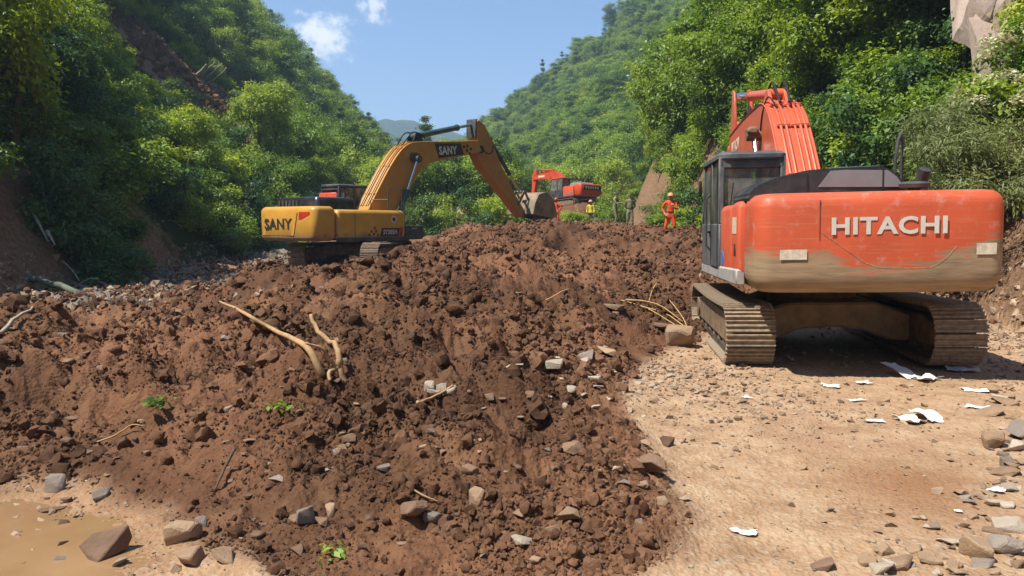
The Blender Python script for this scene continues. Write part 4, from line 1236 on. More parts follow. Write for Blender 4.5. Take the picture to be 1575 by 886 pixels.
    # cab
    cb = cab(root, -1.45, -.50, -.40, 1.62, 1.10, 2.70, 'cab_grey', sill=.40, slope=.2)
    k = Kit(); k.tube([(-1.462, -.30, 1.14), (-1.462, -.30, 2.55)], .006, 4); k.tube([(-1.462, .42, 1.14), (-1.462, .42, 2.58)], .006, 4); k.tube([(-1.462, -.3, 1.14), (-1.462, .42, 1.14)], .006, 4); k.build('door_seam', 'black_rubber', cb)
    k = Kit(); k.tube([(-1.46, .5, 1.35), (-1.52, .5, 1.42), (-1.52, .5, 2.1), (-1.46, .5, 2.17)], .016, 7); k.build('grab_rail', 'dark_trim', cb)
    k = Kit(); k.tube([(-1.3, -.41, 1.9), (-1.25, -.43, 2.3)], .008, 5); k.box((-.975, -.43, 2.62), (.7, .012, .03), .004); k.build('wiper', 'black_rubber', cb)
    k = Kit(); k.box((-1.5, 1.5, 2.3), (.05, .10, .26), .02); k.tube([(-1.45, 1.55, 2.1), (-1.5, 1.5, 2.2)], .01, 5); k.build('mirror', 'black_rubber', cb)
    k = Kit(); k.tube([(-.66, yr(-.66) - .001, 1.55), (-.66, yr(-.66) - .001, 1.98)], .005, 4); k.build('panel_seam', 'dark_trim', cw)
    # boom and stick
    top = [(.35, 1.95), (.95, 2.75), (1.55, 3.45), (2.0, 3.82), (2.45, 4.0), (3.0, 4.02), (4.4, 3.97), (6.15, 3.82)]
    bot = [(6.35, 3.45), (4.6, 3.24), (3.5, 3.14), (2.8, 2.95), (2.15, 2.5), (1.45, 1.9), (.75, 1.5), (.4, 1.55)]
    bm_ = boom(root, top, bot, .60, 'orange_boom', [(-.17, .035, .024, 1, 20), (-.08, .035, .024, 1, 20), (.06, .03, .018, 1, 20), (.15, .035, .024, 1, 20), (.23, .035, .024, 1, 20)], 'orange_boom')
    text_part('lettering', 'HITACHI', .95, .26, LEFT(-.306, 5.35, 3.52, .05), 'worn_white', bm_, .03)
    k = Kit()
    for s in (-1, 1):
        P = [(s * .08, 2.0, 3.95), (s * .10, 2.3, 4.25), (s * .1, 2.6, 4.42), (s * .1, 2.95, 4.3), (s * .1, 3.2, 4.2)]
        k.tube([tuple(p) for p in dense(P, 4)], .022, 7)
    for yy, s in ((1.9, -.3), (2.1, .31)):
        P = [(s * .5, yy, 3.82), (s * .9, yy + .15, 4.06), (s * 1.04, yy + .45, 3.8), (s * 1.05, yy + .6, 3.5)]
        k.tube([tuple(p) for p in dense(P, 4)], .014, 6)
    k.build('hydraulic_hose', 'black_rubber', bm_)
    for s in (-1, 1):
        jack(root, (s * .42, 1.35, 1.3), (s * .42, 2.55, 3.42), .085, .52, 'orange_boom', 'chrome_rod', 'boom_cylinder')
    k = Kit(); k.cyl((-.56, 2.55, 3.42), (.56, 2.55, 3.42), .1, 14); k.box((-.46, 2.52, 3.5), (.2, .34, .16), .05); k.build('boom_pin', 'muddy_steel', root)
    k = Kit()
    for s in (-.14, .14): k.poly([(2.35, 3.95), (3.1, 3.95), (2.85, 4.3), (2.65, 4.3)], 'x', s - .03, s + .03, .01)
    k.build('cylinder_bracket', 'orange_boom', bm_)
    jack(root, (0, 2.75, 4.22), (0, 6.32, 4.78), .10, .68, 'orange_boom', 'chrome_rod', 'stick_cylinder')
    st = Kit()
    sp = [(6.12, 3.35), (6.05, 4.2), (6.2, 4.85), (6.42, 4.95), (6.6, 4.3), (6.85, 3.4), (6.95, 2.2), (6.98, .95), (6.75, .9), (6.62, 1.6), (6.5, 2.6)]
    for s in (-1, 1): st.poly(sp, 'x', s * .18 - .025, s * .18 + .025, .008)
    st.poly([(6.5, 3.3), (6.8, 3.3), (6.9, 2.2), (6.93, 1.0), (6.8, 1.0), (6.65, 2.0)], 'x', -.16, .16, .01)
    st.poly([(6.14, 3.4), (6.35, 3.4), (6.35, 3.6), (6.14, 3.6)], 'x', -.33, .33, .02)
    st.build('stick', 'orange_boom', root)
    jack(root, (0, 6.75, 4.15), (0, 7.25, 1.5), .075, .6, 'orange_boom', 'chrome_rod', 'bucket_cylinder')
    k = Kit()
    for s in (-.2, .2): k.poly([(7.22, 1.45), (7.3, 1.45), (7.35, .95), (7.27, .95)], 'x', s - .02, s + .02, .005); k.poly([(6.9, 1.35), (7.26, 1.44), (7.26, 1.52), (6.9, 1.45)], 'x', s - .02, s + .02, .005)
    k.build('bucket_link', 'muddy_steel', root)
    bucket(root, [(6.75, .95), (7.2, 1.1), (7.55, 1.0), (7.8, .72), (7.82, .4), (7.65, .12), (7.35, .02), (6.95, .0), (6.6, .1)], 1.2, 'bucket_steel', (6.6, .1), (-1, .25), [(6.7, .85), (6.95, .85), (7.35, 1.05), (7.0, 1.0)])
    press(root, ('boom', 'boom_cylinder', 'boom_pin', 'stick', 'stick_cylinder', 'bucket_cylinder'), 1.6, .89)
    return root
EX1 = near_excavator()

# ---------------------------------------------------------------- yellow excavator
def yellow_excavator():
    yaw = R(36)
    z0 = .16
    root = thing('excavator', 'yellow crawler excavator working on the brown debris pile with its bucket on top', 'excavator', (-5.6, 27.0, z0), 'excavators clearing the slide', rot=(0, 0, -yaw))
    undercarriage(root, 4.3, 1.55, .6, .42, dict(shoe='shoe_steel', frame='muddy_steel', mud='muddy_steel'), heading=R(28), shoes=False)
    k = Kit(); slab(k, -1.42, 1.42, -2.9, -2.0, .2, [(.95, .1), (1.0, .04), (1.08, 0), (1.92, 0), (2.0, .03), (2.06, .09)], bow=.04)
    cw = k.build('counterweight', 'yellow_paint', root, 50)
    yr = lambda x: -2.90 - .04 * (1 - (x / 1.42) ** 2)
    k = Kit(); k.raw([(-1.2, yr(-1.2) - .004, 1.12), (.42, yr(.42) - .004, 1.12), (.62, yr(.62) - .004, 1.86), (-1.2, yr(-1.2) - .004, 1.86)], [(0, 1, 2, 3)]); k.build('rear_panel', 'yellow_paint', cw)
    k = Kit(); k.tube([(-1.2, yr(-1.2) - .006, 1.12), (.42, yr(.42) - .006, 1.12), (.62, yr(.62) - .006, 1.86)], .012, 5); k.build('panel_seam', 'dark_letter', cw)
    text_part('lettering', 'SANY', 1.42, .36, REAR(-.36, yr(-.36) - .012, 1.50), 'dark_letter', cw, .03)
    k = Kit(); k.raw([(x, yr(x) - .01, z) for x, z in ((.66, 1.64), (.82, 1.66), (1.18, 1.80), (1.20, 1.88), (.70, 1.88))], [(0, 1, 2, 3, 4)]); k.build('tail_lamp', 'red_lamp', cw)
    # side bodies
    k = Kit(); slab(k, .5, 1.42, -1.98, 1.15, .12, [(1.02, 0), (1.82, 0), (1.92, .03), (1.97, .09)]); sd = k.build('side_body', 'yellow_paint', root)
    k = Kit(); k.tube([(1.425, -1.25, 1.05), (1.425, -1.25, 1.9)], .008, 4); k.build('door_seam', 'dark_letter', sd)
    k = Kit(); slab(k, -1.42, -.4, -1.98, -.3, .08, [(1.02, 0), (1.9, 0), (1.97, .06)]); k.build('side_body', 'yellow_paint', root)
    k = Kit(); k.poly([(-1.95, .9), (1.3, .9), (1.3, 1.06), (-1.95, 1.06)], 'x', 1.28, 1.45, .02); k.poly([(-1.95, .95), (1.3, .95), (1.3, 1.06), (-1.95, 1.06)], 'x', -1.4, -1.28, .02); k.box((0, -.3, 1.02), (2.5, 3.2, .12), .02); k.build('revolving_frame', 'dark_trim', root)
    k = Kit(); k.poly([(-.12, 1.08), (.92, 1.08), (1.0, 1.36), (-.02, 1.36)], 'x', 1.424, 1.43, 0); bd = k.build('model_band', 'dark_letter', sd)
    k = Kit(); k.poly([(.72, 1.09), (.84, 1.09), (.98, 1.40), (.86, 1.40)], 'x', 1.431, 1.436, 0); k.build('red_slash', 'red_lamp', sd)
    text_part('lettering', 'SY305H', .66, .17, RIGHT(1.434, .36, 1.225), 'white_paint', sd, .025)
    for i, (a, b) in enumerate(((-.3, 1.26), (-.4, 1.16), (-.22, 1.12), (-.52, 1.24), (-.36, 1.36), (-.62, 1.14))):
        k = Kit(); k.box((1.427, a, b), (.006, .075, .075), 0); k.build('check_mark', 'dark_letter', sd)
    k = Kit(); k.cyl((1.422, .55, 1.66), (1.432, .55, 1.66), .13, 20); em = k.build('round_emblem', 'worn_white', sd)
    k = Kit(); k.cyl((1.43, .55, 1.66), (1.437, .55, 1.66), .075, 16); k.build('emblem_centre', 'dark_trim', em)
    k = Kit(); k.box((.98, 1.62, 1.2), (.85, .9, .5), .03); bx_ = k.build('tool_box', 'dark_trim', root)
    text_part('lettering', 'SANY', .3, .06, RIGHT(1.412, 1.6, 1.34), 'worn_white', bx_, .01)
    # hood, exhaust
    k = Kit(); slab(k, -1.1, 1.0, -2.45, -.75, .14, [(1.98, 0), (2.26, .02), (2.36, .08), (2.39, .2)]); hd = k.build('hood', 'hood_black', root)
    k = Kit()
    for i in range(6): k.box((-.9 + i * .18, -2.46, 2.16), (.09, .02, .2), .004)
    k.build('hood_grille', 'dark_trim', hd)
    k = Kit(); k.box((0, -1.1, 1.5), (.9, 1.6, .9), .03); k.build('engine_block', 'dark_trim', root)
    k = Kit(); k.cyl((.55, -.9, 2.0), (.55, -.9, 2.55), .06, 12); k.build('exhaust_pipe', 'dark_trim', root)
    cb = cab(root, -1.42, -.45, -.28, 1.6, 1.08, 2.9, 'dark_trim', sill=.42, slope=.22)
    k = Kit(); k.box((-.93, -.36, 2.46), (.92, .05, .30), .02); k.build('warning_sign', 'red_sign', cb)
    # boom
    top = [(.40, 2.0), (.95, 2.8), (1.55, 3.62), (2.1, 4.22), (2.55, 4.5), (3.1, 4.62), (4.6, 4.76), (6.7, 4.97)]
    bot = [(6.95, 4.55), (5.6, 4.26), (4.4, 4.02), (3.65, 3.83), (3.1, 3.45), (2.35, 2.6), (1.6, 1.85), (.85, 1.55)]
    bm_ = boom(root, top, bot, .62, 'yellow_boom', [(-.17, .03, .022, 1, 19), (-.07, .03, .022, 1, 19), (.10, .03, .022, 1, 19), (.2, .03, .022, 1, 19)], 'yellow_boom')
    k = Kit(); k.poly([(3.95, 4.64), (4.2, 4.08), (5.75, 4.34), (5.55, 4.77)], 'x', .312, .318, 0); k.build('name_plate', 'dark_letter', bm_)
    text_part('lettering', 'SANY', 1.1, .34, RIGHT(.325, 4.75, 4.43, .1), 'white_paint', bm_, .035)
    for a, b in ((5.75, 4.66), (5.95, 4.52), (6.12, 4.4), (5.98, 4.70), (6.2, 4.6)):
        k = Kit(); k.box((.314, a, b), (.006, .14, .11), 0); k.build('check_mark', 'dark_letter', bm_)
    for s in (-1, 1):
        jack(root, (s * .43, 1.65, 1.45), (s * .43, 2.85, 3.95), .10, .5, 'green_cylinder', 'chrome_rod', 'boom_cylinder')
    k = Kit(); k.cyl((-.56, 2.85, 3.95), (.56, 2.85, 3.95), .13, 14); k.box((.36, 2.8, 4.0), (.12, .5, .36), .06); k.build('boom_pin', 'dark_trim', root)
    jack(root, (0, 3.15, 4.85), (0, 6.72, 5.68), .115, .70, 'green_cylinder', 'chrome_rod', 'stick_cylinder')
    k = Kit()
    for s in (-.15, .15): k.poly([(2.85, 4.55), (3.5, 4.62), (3.3, 4.95), (3.05, 4.95)], 'x', s - .03, s + .03, .01)
    for s in (-.12, .12):
        P = [(s, 2.3, 4.4), (s * 1.5, 2.6, 4.75), (s * 1.5, 2.9, 4.98), (s, 3.4, 4.95), (s, 3.6, 4.82)]
        k.tube([tuple(p) for p in dense(P, 4)], .025, 6)
    k.build('hydraulic_hose', 'black_rubber', bm_)
    # stick
    sp = [(6.62, 4.55), (6.72, 5.2), (6.62, 5.72), (6.85, 5.86), (7.25, 5.72), (7.7, 5.2), (8.3, 4.25), (9.2, 3.15), (10.25, 2.1), (10.2, 1.86), (9.95, 1.82), (9.0, 2.55), (8.0, 3.3), (7.2, 3.85), (6.85, 4.2)]
    k = Kit(); k.poly(sp, 'x', -.21, .21, .015); st = k.build('stick', 'yellow_stick', root)
    k = Kit(); k.poly([(6.58, 5.1), (6.66, 5.1), (6.7, 5.9), (6.6, 5.86)], 'x', -.25, .25, .01); k.cyl((-.3, 6.95, 4.65), (.3, 6.95, 4.65), .16, 18); k.build('pivot_plate', 'dark_trim', st)
    P = [(.24, 6.7, 4.9), (.42, 7.1, 4.5), (.4, 7.5, 4.55), (.28, 7.75, 4.85)]
    k = Kit(); k.tube([tuple(p) for p in dense(P, 5)], .025, 6); k.build('hydraulic_hose', 'black_rubber', st)
    jack(root, (0, 7.85, 5.15), (0, 10.15, 2.95), .09, .62, 'dark_trim', 'chrome_rod', 'bucket_cylinder')
    k = Kit()
    for s in (-.24, .24):
        k.poly([(10.1, 3.03), (10.25, 2.98), (9.75, 2.35), (9.62, 2.45)], 'x', s - .025, s + .025, .008)
        k.poly([(10.12, 3.02), (10.26, 3.02), (10.62, 2.55), (10.5, 2.48)], 'x', s - .025, s + .025, .008)
    k.build('bucket_link', 'muddy_steel', root)
    bucket(root, [(10.15, 1.95), (10.3, 2.45), (10.6, 2.85), (11.1, 2.98), (11.6, 2.85), (11.95, 2.5), (12.15, 2.05), (12.2, 1.72)], 1.42, 'bucket_steel', (12.2, 1.74), (.05, -1), [(10.02, 1.85), (10.2, 1.75), (10.6, 2.5), (10.4, 2.62)])
    # handrails
    k = Kit()
    for P in ([(1.2, .5, 1.95), (1.2, .5, 2.75), (1.2, 1.2, 2.75), (1.2, 1.2, 1.95)], [(1.3, 1.2, 1.4), (1.3, 1.2, 2.35), (1.3, 2.0, 2.35), (1.3, 2.0, 1.2)], [(.55, .3, 1.95), (.55, .3, 2.35), (1.2, .5, 2.35)]):
        k.tube(P, .02, 6)
    k.build('handrail', 'dark_trim', root)
    return root
EX2 = yellow_excavator()

# ---------------------------------------------------------------- small far excavator
def far_excavator():
    yaw = R(-38)
    x, y = 4.5, 58.0
    root = thing('excavator', 'distant red-orange crawler excavator high on the earth ramp with black-banded counterweight', 'excavator', (x, y, hz(x, y) + .02), 'excavators clearing the slide', rot=(R(-3), R(2), -yaw), scale=(.82, .82, .82))
    undercarriage(root, 4.0, 1.45, .6, .42, dict(shoe='shoe_steel', frame='muddy_steel', mud='muddy_steel'), shoes=False)
    k = Kit(); slab(k, -1.35, 1.35, -2.7, -1.8, .2, [(1.0, .1), (1.05, .04), (1.12, 0), (1.98, 0), (2.06, .04), (2.1, .1)], bow=.05)
    cw = k.build('counterweight', 'red_orange_paint', root, 50)
    k = Kit(); k.poly([(-1.1, 1.55), (1.1, 1.55), (1.1, 1.95), (-.9, 1.95)], 'y', -2.765, -2.70, 0); bd = k.build('black_band', 'dark_letter', cw)
    k = Kit()
    for i in range(6): k.box((-.72 + i * .29, -2.77, 1.75), (.2, .012, .2), .004)
    k.build('worn_letters', 'worn_white', cw)
    k = Kit(); slab(k, -1.36, -.45, -1.78, -.35, .06, [(1.1, 0), (1.9, 0), (1.98, .06)]); d = k.build('side_door', 'red_orange_paint', root)
    k = Kit(); k.poly([(-1.7, 1.35), (-.5, 1.2), (-.5, 1.3), (-1.7, 1.5)], 'x', -1.366, -1.362, 0); k.build('side_stripe', 'hood_grey', d)
    k = Kit(); slab(k, .45, 1.36, -1.78, 1.2, .06, [(1.1, 0), (1.85, 0), (1.93, .06)]); k.build('side_body', 'red_orange_paint', root)
    k = Kit(); k.box((0, -.2, 1.03), (2.4, 3.3, .14), .02); k.poly([(-1.8, .98), (1.5, .98), (1.5, 1.1), (-1.8, 1.1)], 'x', -1.37, -1.28, .01); k.build('revolving_frame', 'dark_trim', root)
    k = Kit(); k.box((0, -1.1, 1.5), (.9, 1.4, .85), .03); k.build('engine_block', 'dark_trim', root)
    k = Kit(); slab(k, -1.0, .9, -2.2, -.8, .12, [(2.0, 0), (2.2, .03), (2.28, .12)]); k.build('hood', 'hood_grey', root)
    cab(root, -1.36, -.42, -.32, 1.5, 1.1, 2.85, 'dark_trim', sill=.36, slope=.25, roofmat='red_orange_paint')
    top = [(.3, 1.95), (.8, 2.7), (1.3, 3.25), (1.9, 3.62), (2.6, 3.75), (3.8, 3.72), (5.0, 3.6)]
    bot = [(5.2, 3.2), (3.8, 3.15), (2.9, 3.0), (2.2, 2.6), (1.4, 1.9), (.7, 1.5), (.4, 1.55)]
    bm_ = boom(root, top, bot, .58, 'red_orange_paint', [(-.15, .04, .03, 1, 18), (.12, .04, .03, 1, 18)], 'red_orange_paint')
    k = Kit(); k.box((-.297, 3.9, 3.42), (.006, .9, .18), 0); k.build('faded_decal', 'worn_white', bm_)
    for s in (-1, 1): jack(root, (s * .4, 1.3, 1.3), (s * .4, 2.3, 3.1), .085, .52, 'red_orange_paint', 'chrome_rod', 'boom_cylinder')
    jack(root, (0, 2.5, 3.92), (0, 5.0, 4.15), .09, .65, 'red_orange_paint', 'chrome_rod', 'stick_cylinder')
    k = Kit(); k.poly([(4.85, 3.2), (4.8, 3.8), (4.95, 4.25), (5.2, 4.2), (5.45, 3.4), (5.5, 2.2), (5.5, .95), (5.25, .9), (5.1, 2.2)], 'x', -.18, .18, .01); k.build('stick', 'red_orange_paint', root)
    jack(root, (0, 5.45, 3.4), (0, 5.75, 1.5), .07, .6, 'muddy_steel', 'chrome_rod', 'bucket_cylinder')
    bucket(root, [(5.25, .95), (5.7, 1.1), (6.05, 1.0), (6.3, .72), (6.32, .4), (6.15, .12), (5.85, .02), (5.45, .0), (5.1, .1)], 1.1, 'bucket_steel', (5.1, .1), (-1, .25), [(5.2, .85), (5.45, .85), (5.85, 1.05), (5.5, 1.0)])
    return root
EX3 = far_excavator()

# ---------------------------------------------------------------- people
simple('suit_orange', (.72, .085, .025), .75, .2, var=.2, scale=9)
simple('skin', (.42, .235, .15), .55, .3, var=.1)
simple('boot_black', (.025, .023, .022), .6, .3)
simple('vest_yellow', (.68, .60, .04), .7, .2, var=.15)
simple('helmet_orange', (.75, .30, .12), .35, .4, var=.1)
simple('helmet_red', (.50, .05, .03), .35, .4, var=.1)
simple('dark_trousers', (.035, .04, .055), .85, .1)
simple('reflective_grey', (.62, .60, .45), .4, .4, var=.1)
m, n, l, o = new_mat('camouflage')
tc = n.new('ShaderNodeTexCoord'); nz = noise_node(n, l, tc.outputs['Object'], 9, 3, .5)
r = ramp(n, [(.0, (.10, .11, .06)), (.42, (.24, .235, .15)), (.5, (.15, .165, .09)), (.58, (.34, .31, .21))], 'CONSTANT'); l.new(nz.outputs['Fac'], r.inputs[0])
principled(n, l, o, r.outputs[0], .85, .15); MAT['camouflage'] = m
simple('camo_cap', (.20, .20, .12), .85, .1, var=.5, scale=20)

def limb_skeleton(arms, legs, lean=(0, 0)):
    """vertices, edges, radii for the skin surface; figure faces +y"""
    V, E, Rd = [], [], []
    def v(p, r, parent=None):
        V.append(p); Rd.append(r)
        if parent is not None: E.append((parent, len(V) - 1))
        return len(V) - 1
    lx, ly = lean
    pel = v((0, 0, .93), (.15, .11))
    wst = v((lx * .3, ly * .3, 1.08), (.135, .10), pel)
    chs = v((lx * .8, ly * .8, 1.30), (.165, .115), wst)
    shb = v((lx, ly, 1.42), (.13, .085), chs)
    nck = v((lx, ly + .01, 1.50), (.058, .058), shb)
    jaw = v((lx, ly + .025, 1.565), (.068, .078), nck)
    fac = v((lx, ly + .02, 1.635), (.078, .092), jaw)
    top = v((lx, ly + .005, 1.70), (.062, .075), fac)
    nose = v((lx, ly + .125, 1.615), (.012, .016), fac)
    hands = []
    for s, (el, wr, fd) in zip((-1, 1), arms):
        sh = v((lx + s * .185, ly, 1.41), (.068, .068), shb)
        e = v((lx + s * el[0], ly + el[1], el[2]), (.048, .048), sh)
        w = v((lx + s * wr[0], ly + wr[1], wr[2]), (.032, .032), e)
        W = Vector(V[w]); fd_ = Vector((s * fd[0], fd[1], fd[2])).normalized()
        pm = v(tuple(W + fd_ * .06), (.036, .020), w)
        P = Vector(V[pm]); hands.append(tuple(W + fd_ * .08))
        sd = fd_.cross(Vector((0, 0, 1))); sd = sd.normalized() if sd.length > .1 else Vector((1, 0, 0))
        for q, ln in zip((-1.5, -.5, .5, 1.5), (.062, .075, .08, .07)):
            b = v(tuple(P + sd * q * .017 + fd_ * .035), (.0095, .0095), pm)
            m_ = v(tuple(P + sd * q * .019 + fd_ * (.035 + ln * .55)), (.0085, .0085), b)
            v(tuple(P + sd * q * .019 + fd_ * (.035 + ln) - Vector((0, .02, .01))), (.007, .007), m_)
        tb = v(tuple(W + fd_ * .03 + sd * .038), (.011, .011), w)
        v(tuple(W + fd_ * .075 + sd * .06), (.009, .009), tb)
    for s, (kn, an, toe) in zip((-1, 1), legs):
        h = v((s * .095, 0, .86), (.098, .098), pel)
        k = v((s * kn[0], kn[1], kn[2]), (.068, .068), h)
        c = v((s * (kn[0] * .6 + an[0] * .4), kn[1] * .6 + an[1] * .4 - .015, kn[2] * .6 + an[2] * .4), (.066, .066), k)
        a = v((s * an[0], an[1], an[2]), (.05, .05), c)
        v((s * an[0], an[1] - .05, an[2] - .045), (.042, .042), a)
        t = v((s * toe[0], toe[1], an[2] - .045), (.045, .036), a)
    return V, E, Rd, hands

def person(label, loc, face, arms, legs, lean, body_mat, shirt_mat=None, head_mat='helmet_orange', head='helmet', scale=1.0, group='rescue workers and soldiers at the slide', extras=None):
    V, E, Rd, hands = limb_skeleton(arms, legs, lean)
    me = bpy.data.meshes.new('body'); me.from_pydata(V, E, []); me.update()
    tmp = bpy.data.objects.new('body', me); COL.objects.link(tmp)
    sk = tmp.modifiers.new('skin', 'SKIN'); sk.use_smooth_shade = True
    for i, sv in enumerate(me.skin_vertices[0].data):
        sv.radius = Rd[i]; sv.use_root = (i == 0)
    sb = tmp.modifiers.new('sub', 'SUBSURF'); sb.levels = sb.render_levels = 2
    dg = bpy.context.evaluated_depsgraph_get(); dg.update()
    body = bpy.data.meshes.new_from_object(tmp.evaluated_get(dg))
    bpy.data.objects.remove(tmp); bpy.data.meshes.remove(me)
    body.materials.clear()
    for mt in (body_mat, 'skin', 'boot_black', shirt_mat or body_mat): body.materials.append(MAT[mt])
    for p in body.polygons:
        c = p.center
        k = 3 if c.z > 1.0 else 0
        if c.z > 1.485 or min((c - Vector(h)).length for h in hands) < .105: k = 1
        if c.z < .14: k = 2
        p.material_index = k; p.use_smooth = True
    lo = min(v.co.z for v in body.vertices)
    t = thing('person', label, 'person', (loc[0], loc[1], loc[2] - lo * scale - .01), group, rot=(0, 0, face), scale=(scale,) * 3)
    link('body', body, None, t)
    lx, ly = lean
    k = Kit()
    if head == 'helmet':
        rings = []
        for z, r_ in ((1.655, .122), (1.67, .128), (1.70, .12), (1.74, .102), (1.775, .065), (1.79, .02)):
            rings.append([(lx + r_ * math.cos(a), ly + .01 + r_ * 1.14 * math.sin(a), z) for a in np.linspace(0, 2 * math.pi, 17)[:-1]])
        k.loft(rings)
        k.loft([[(lx + r_ * math.cos(a), ly + .03 + r_ * 1.22 * math.sin(a), z) for a in np.linspace(0, 2 * math.pi, 17)[:-1]] for z, r_ in ((1.648, .140), (1.656, .142))])
        k.build('helmet', head_mat, t)
    else:
        k.loft([[(lx + r_ * math.cos(a), ly + .005 + r_ * 1.1 * math.sin(a), z) for a in np.linspace(0, 2 * math.pi, 17)[:-1]] for z, r_ in ((1.66, .092), (1.69, .098), (1.745, .102), (1.755, .09))])
        k.poly([(lx - .075, ly + .07), (lx + .075, ly + .07), (lx + .05, ly + .17), (lx - .05, ly + .17)], 'z', 1.664, 1.672, .002)
        k.build('cap', head_mat, t)
    for s in (-1, 1):
        k = Kit(); k.box((lx + s * .032, ly + .105, 1.645), (.024, .012, .012), .004); k.build('eye', 'boot_black', t)
    k = Kit(); k.box((lx, ly + .098, 1.572), (.045, .012, .01), .003); k.build('mouth', 'helmet_red', t)
    for e in (extras or []):
        k = Kit()
        if e == 'belt':
            k.loft([[(lx * .3 + .145 * math.cos(a), ly * .3 + .112 * math.sin(a), z) for a in np.linspace(0, 2 * math.pi, 21)[:-1]] for z in (1.02, 1.065)]); k.build('belt', 'boot_black', t)
        if e == 'badge':
            k.box((lx * .9 - .08, ly * .9 + .122, 1.34), (.11, .012, .035), .003); k.build('chest_badge', 'reflective_grey', t)
    return t

ARM_DOWN = ((.25, -.02, 1.15), (.24, .06, .90), (.05, .1, -1))
ARM_CHEST = ((.27, .06, 1.16), (.10, .24, 1.22), (-.75, .35, .25))
ARM_HIP = ((.33, -.06, 1.17), (.20, .08, .98), (-.5, .6, -.5))
ARM_FWD = ((.22, .14, 1.18), (.12, .36, 1.22), (-.2, 1, .1))
ARM_BACK = ((.26, -.09, 1.16), (.12, -.15, .97), (-.7, -.3, -.5))
LEG = ((.12, .03, .49), (.14, -.01, .10), (.17, .15, 0))
LEG_W = ((.17, .03, .49), (.23, -.02, .10), (.28, .13, 0))
LEG_F = ((.11, .12, .50), (.12, .14, .10), (.14, .31, 0))
def stand(px, Y): x = (px - PCX) / F_PX * Y; return (x, Y, hz(x, Y))
person('person in an orange suit and helmet standing with arms folded beside the excavator cab', stand(1030, 29.5), R(165), (ARM_CHEST, ARM_HIP), (LEG_W, LEG_W), (.0, .03), 'suit_orange', extras=('belt', 'badge'))
person('person in camouflage and cap on the left of the two soldiers, arms held out', stand(945, 39.0), R(-120), (ARM_FWD, ARM_FWD), (LEG, LEG_F), (0, .02), 'camouflage', head_mat='camo_cap', head='cap')
person('person in camouflage standing upright on the right of the two soldiers', stand(968, 38.5), R(172), (ARM_BACK, ARM_BACK), (LEG, LEG), (0, 0), 'camouflage', head_mat='camo_cap', head='cap', extras=('belt',))
person('person in a yellow top and pale helmet half hidden by the shrubs', stand(908, 47.5), R(150), (ARM_DOWN, ARM_DOWN), (LEG, LEG), (0, .03), 'dark_trousers', 'vest_yellow', scale=1.0)
person('person in red-orange suit below the distant excavator', stand(856, 49.0), R(140), (ARM_HIP, ARM_CHEST), (LEG, LEG), (0, .05), 'suit_orange', head_mat='helmet_red', scale=1.05)

# ---------------------------------------------------------------- stones
def stone_mat(name, dark, light, rough=.85, wet=False):
    m, n, l, o = new_mat(name)
    tc = n.new('ShaderNodeTexCoord'); oi = n.new('ShaderNodeObjectInfo')
    n1 = noise_node(n, l, tc.outputs['Object'], 1.6, 8, .65); n2 = noise_node(n, l, tc.outputs['Object'], 9, 6, .7, 3.3)
    f = math2(n, l, 'ADD', math2(n, l, 'MULTIPLY', n1.outputs['Fac'], .6), math2(n, l, 'MULTIPLY', oi.outputs['Random'], .42))
    r = ramp(n, [(.2, dark), (.85, light)]); l.new(f, r.inputs[0])
    c = r.outputs[0]
    if wet:                 # the same damp and dry earth as the pile beneath
        gp = n.new('ShaderNodeNewGeometry')
        w = maprange(n, l, noise_node(n, l, gp.outputs['Position'], .42, 4, .6, 21.0).outputs['Fac'], .36, .66, .62, 1.22)
        wv = n.new('ShaderNodeVectorMath'); wv.operation = 'SCALE'; l.new(c, wv.inputs[0]); l.new(w, wv.inputs['Scale']); c = wv.outputs[0]
    principled(n, l, o, c, rough, .2, 0, n2.outputs['Fac'], .06, .5)
    MAT[name] = m
stone_mat('stone_brown', (.10, .06, .04), (.30, .19, .125))
stone_mat('stone_tan', (.21, .135, .083), (.42, .29, .185))
stone_mat('stone_grey', (.17, .14, .115), (.36, .30, .245))
stone_mat('stone_pale', (.34, .28, .21), (.55, .47, .37))
stone_mat('clod_earth', (.086, .040, .021), (.218, .114, .062), wet=True)
stone_mat('gravel_stone', (.20, .125, .077), (.50, .38, .265))
stone_mat('cliff_rock', (.23, .17, .14), (.50, .40, .34))

def hull(seed, n=13, flat=.7, bev=.06, long=1.0):
    rg = np.random.default_rng(seed)
    p = rg.uniform(-1, 1, (n, 3))
    p /= np.maximum(np.abs(p).max(1, keepdims=True), .35) * (1 + .25 * rg.random((n, 1)))
    p = p * np.array([.5 * long, .5, .5 * flat])
    tb = bmesh.new()
    for q in p: tb.verts.new(q)
    res = bmesh.ops.convex_hull(tb, input=tb.verts[:])
    bmesh.ops.delete(tb, geom=[g for g in res['geom_interior'] if isinstance(g, bmesh.types.BMVert)], context='VERTS')
    bmesh.ops.dissolve_limit(tb, angle_limit=R(14), verts=tb.verts[:], edges=tb.edges[:])
    if bev: bmesh.ops.bevel(tb, geom=tb.edges[:], offset=bev, segments=1, affect='EDGES', clamp_overlap=True)
    bmesh.ops.triangulate(tb, faces=tb.faces[:])
    me = bpy.data.meshes.new('rock'); tb.to_mesh(me); tb.free()
    me.polygons.foreach_set('use_smooth', np.ones(len(me.polygons), bool)); me.set_sharp_from_angle(angle=R(24))
    return me
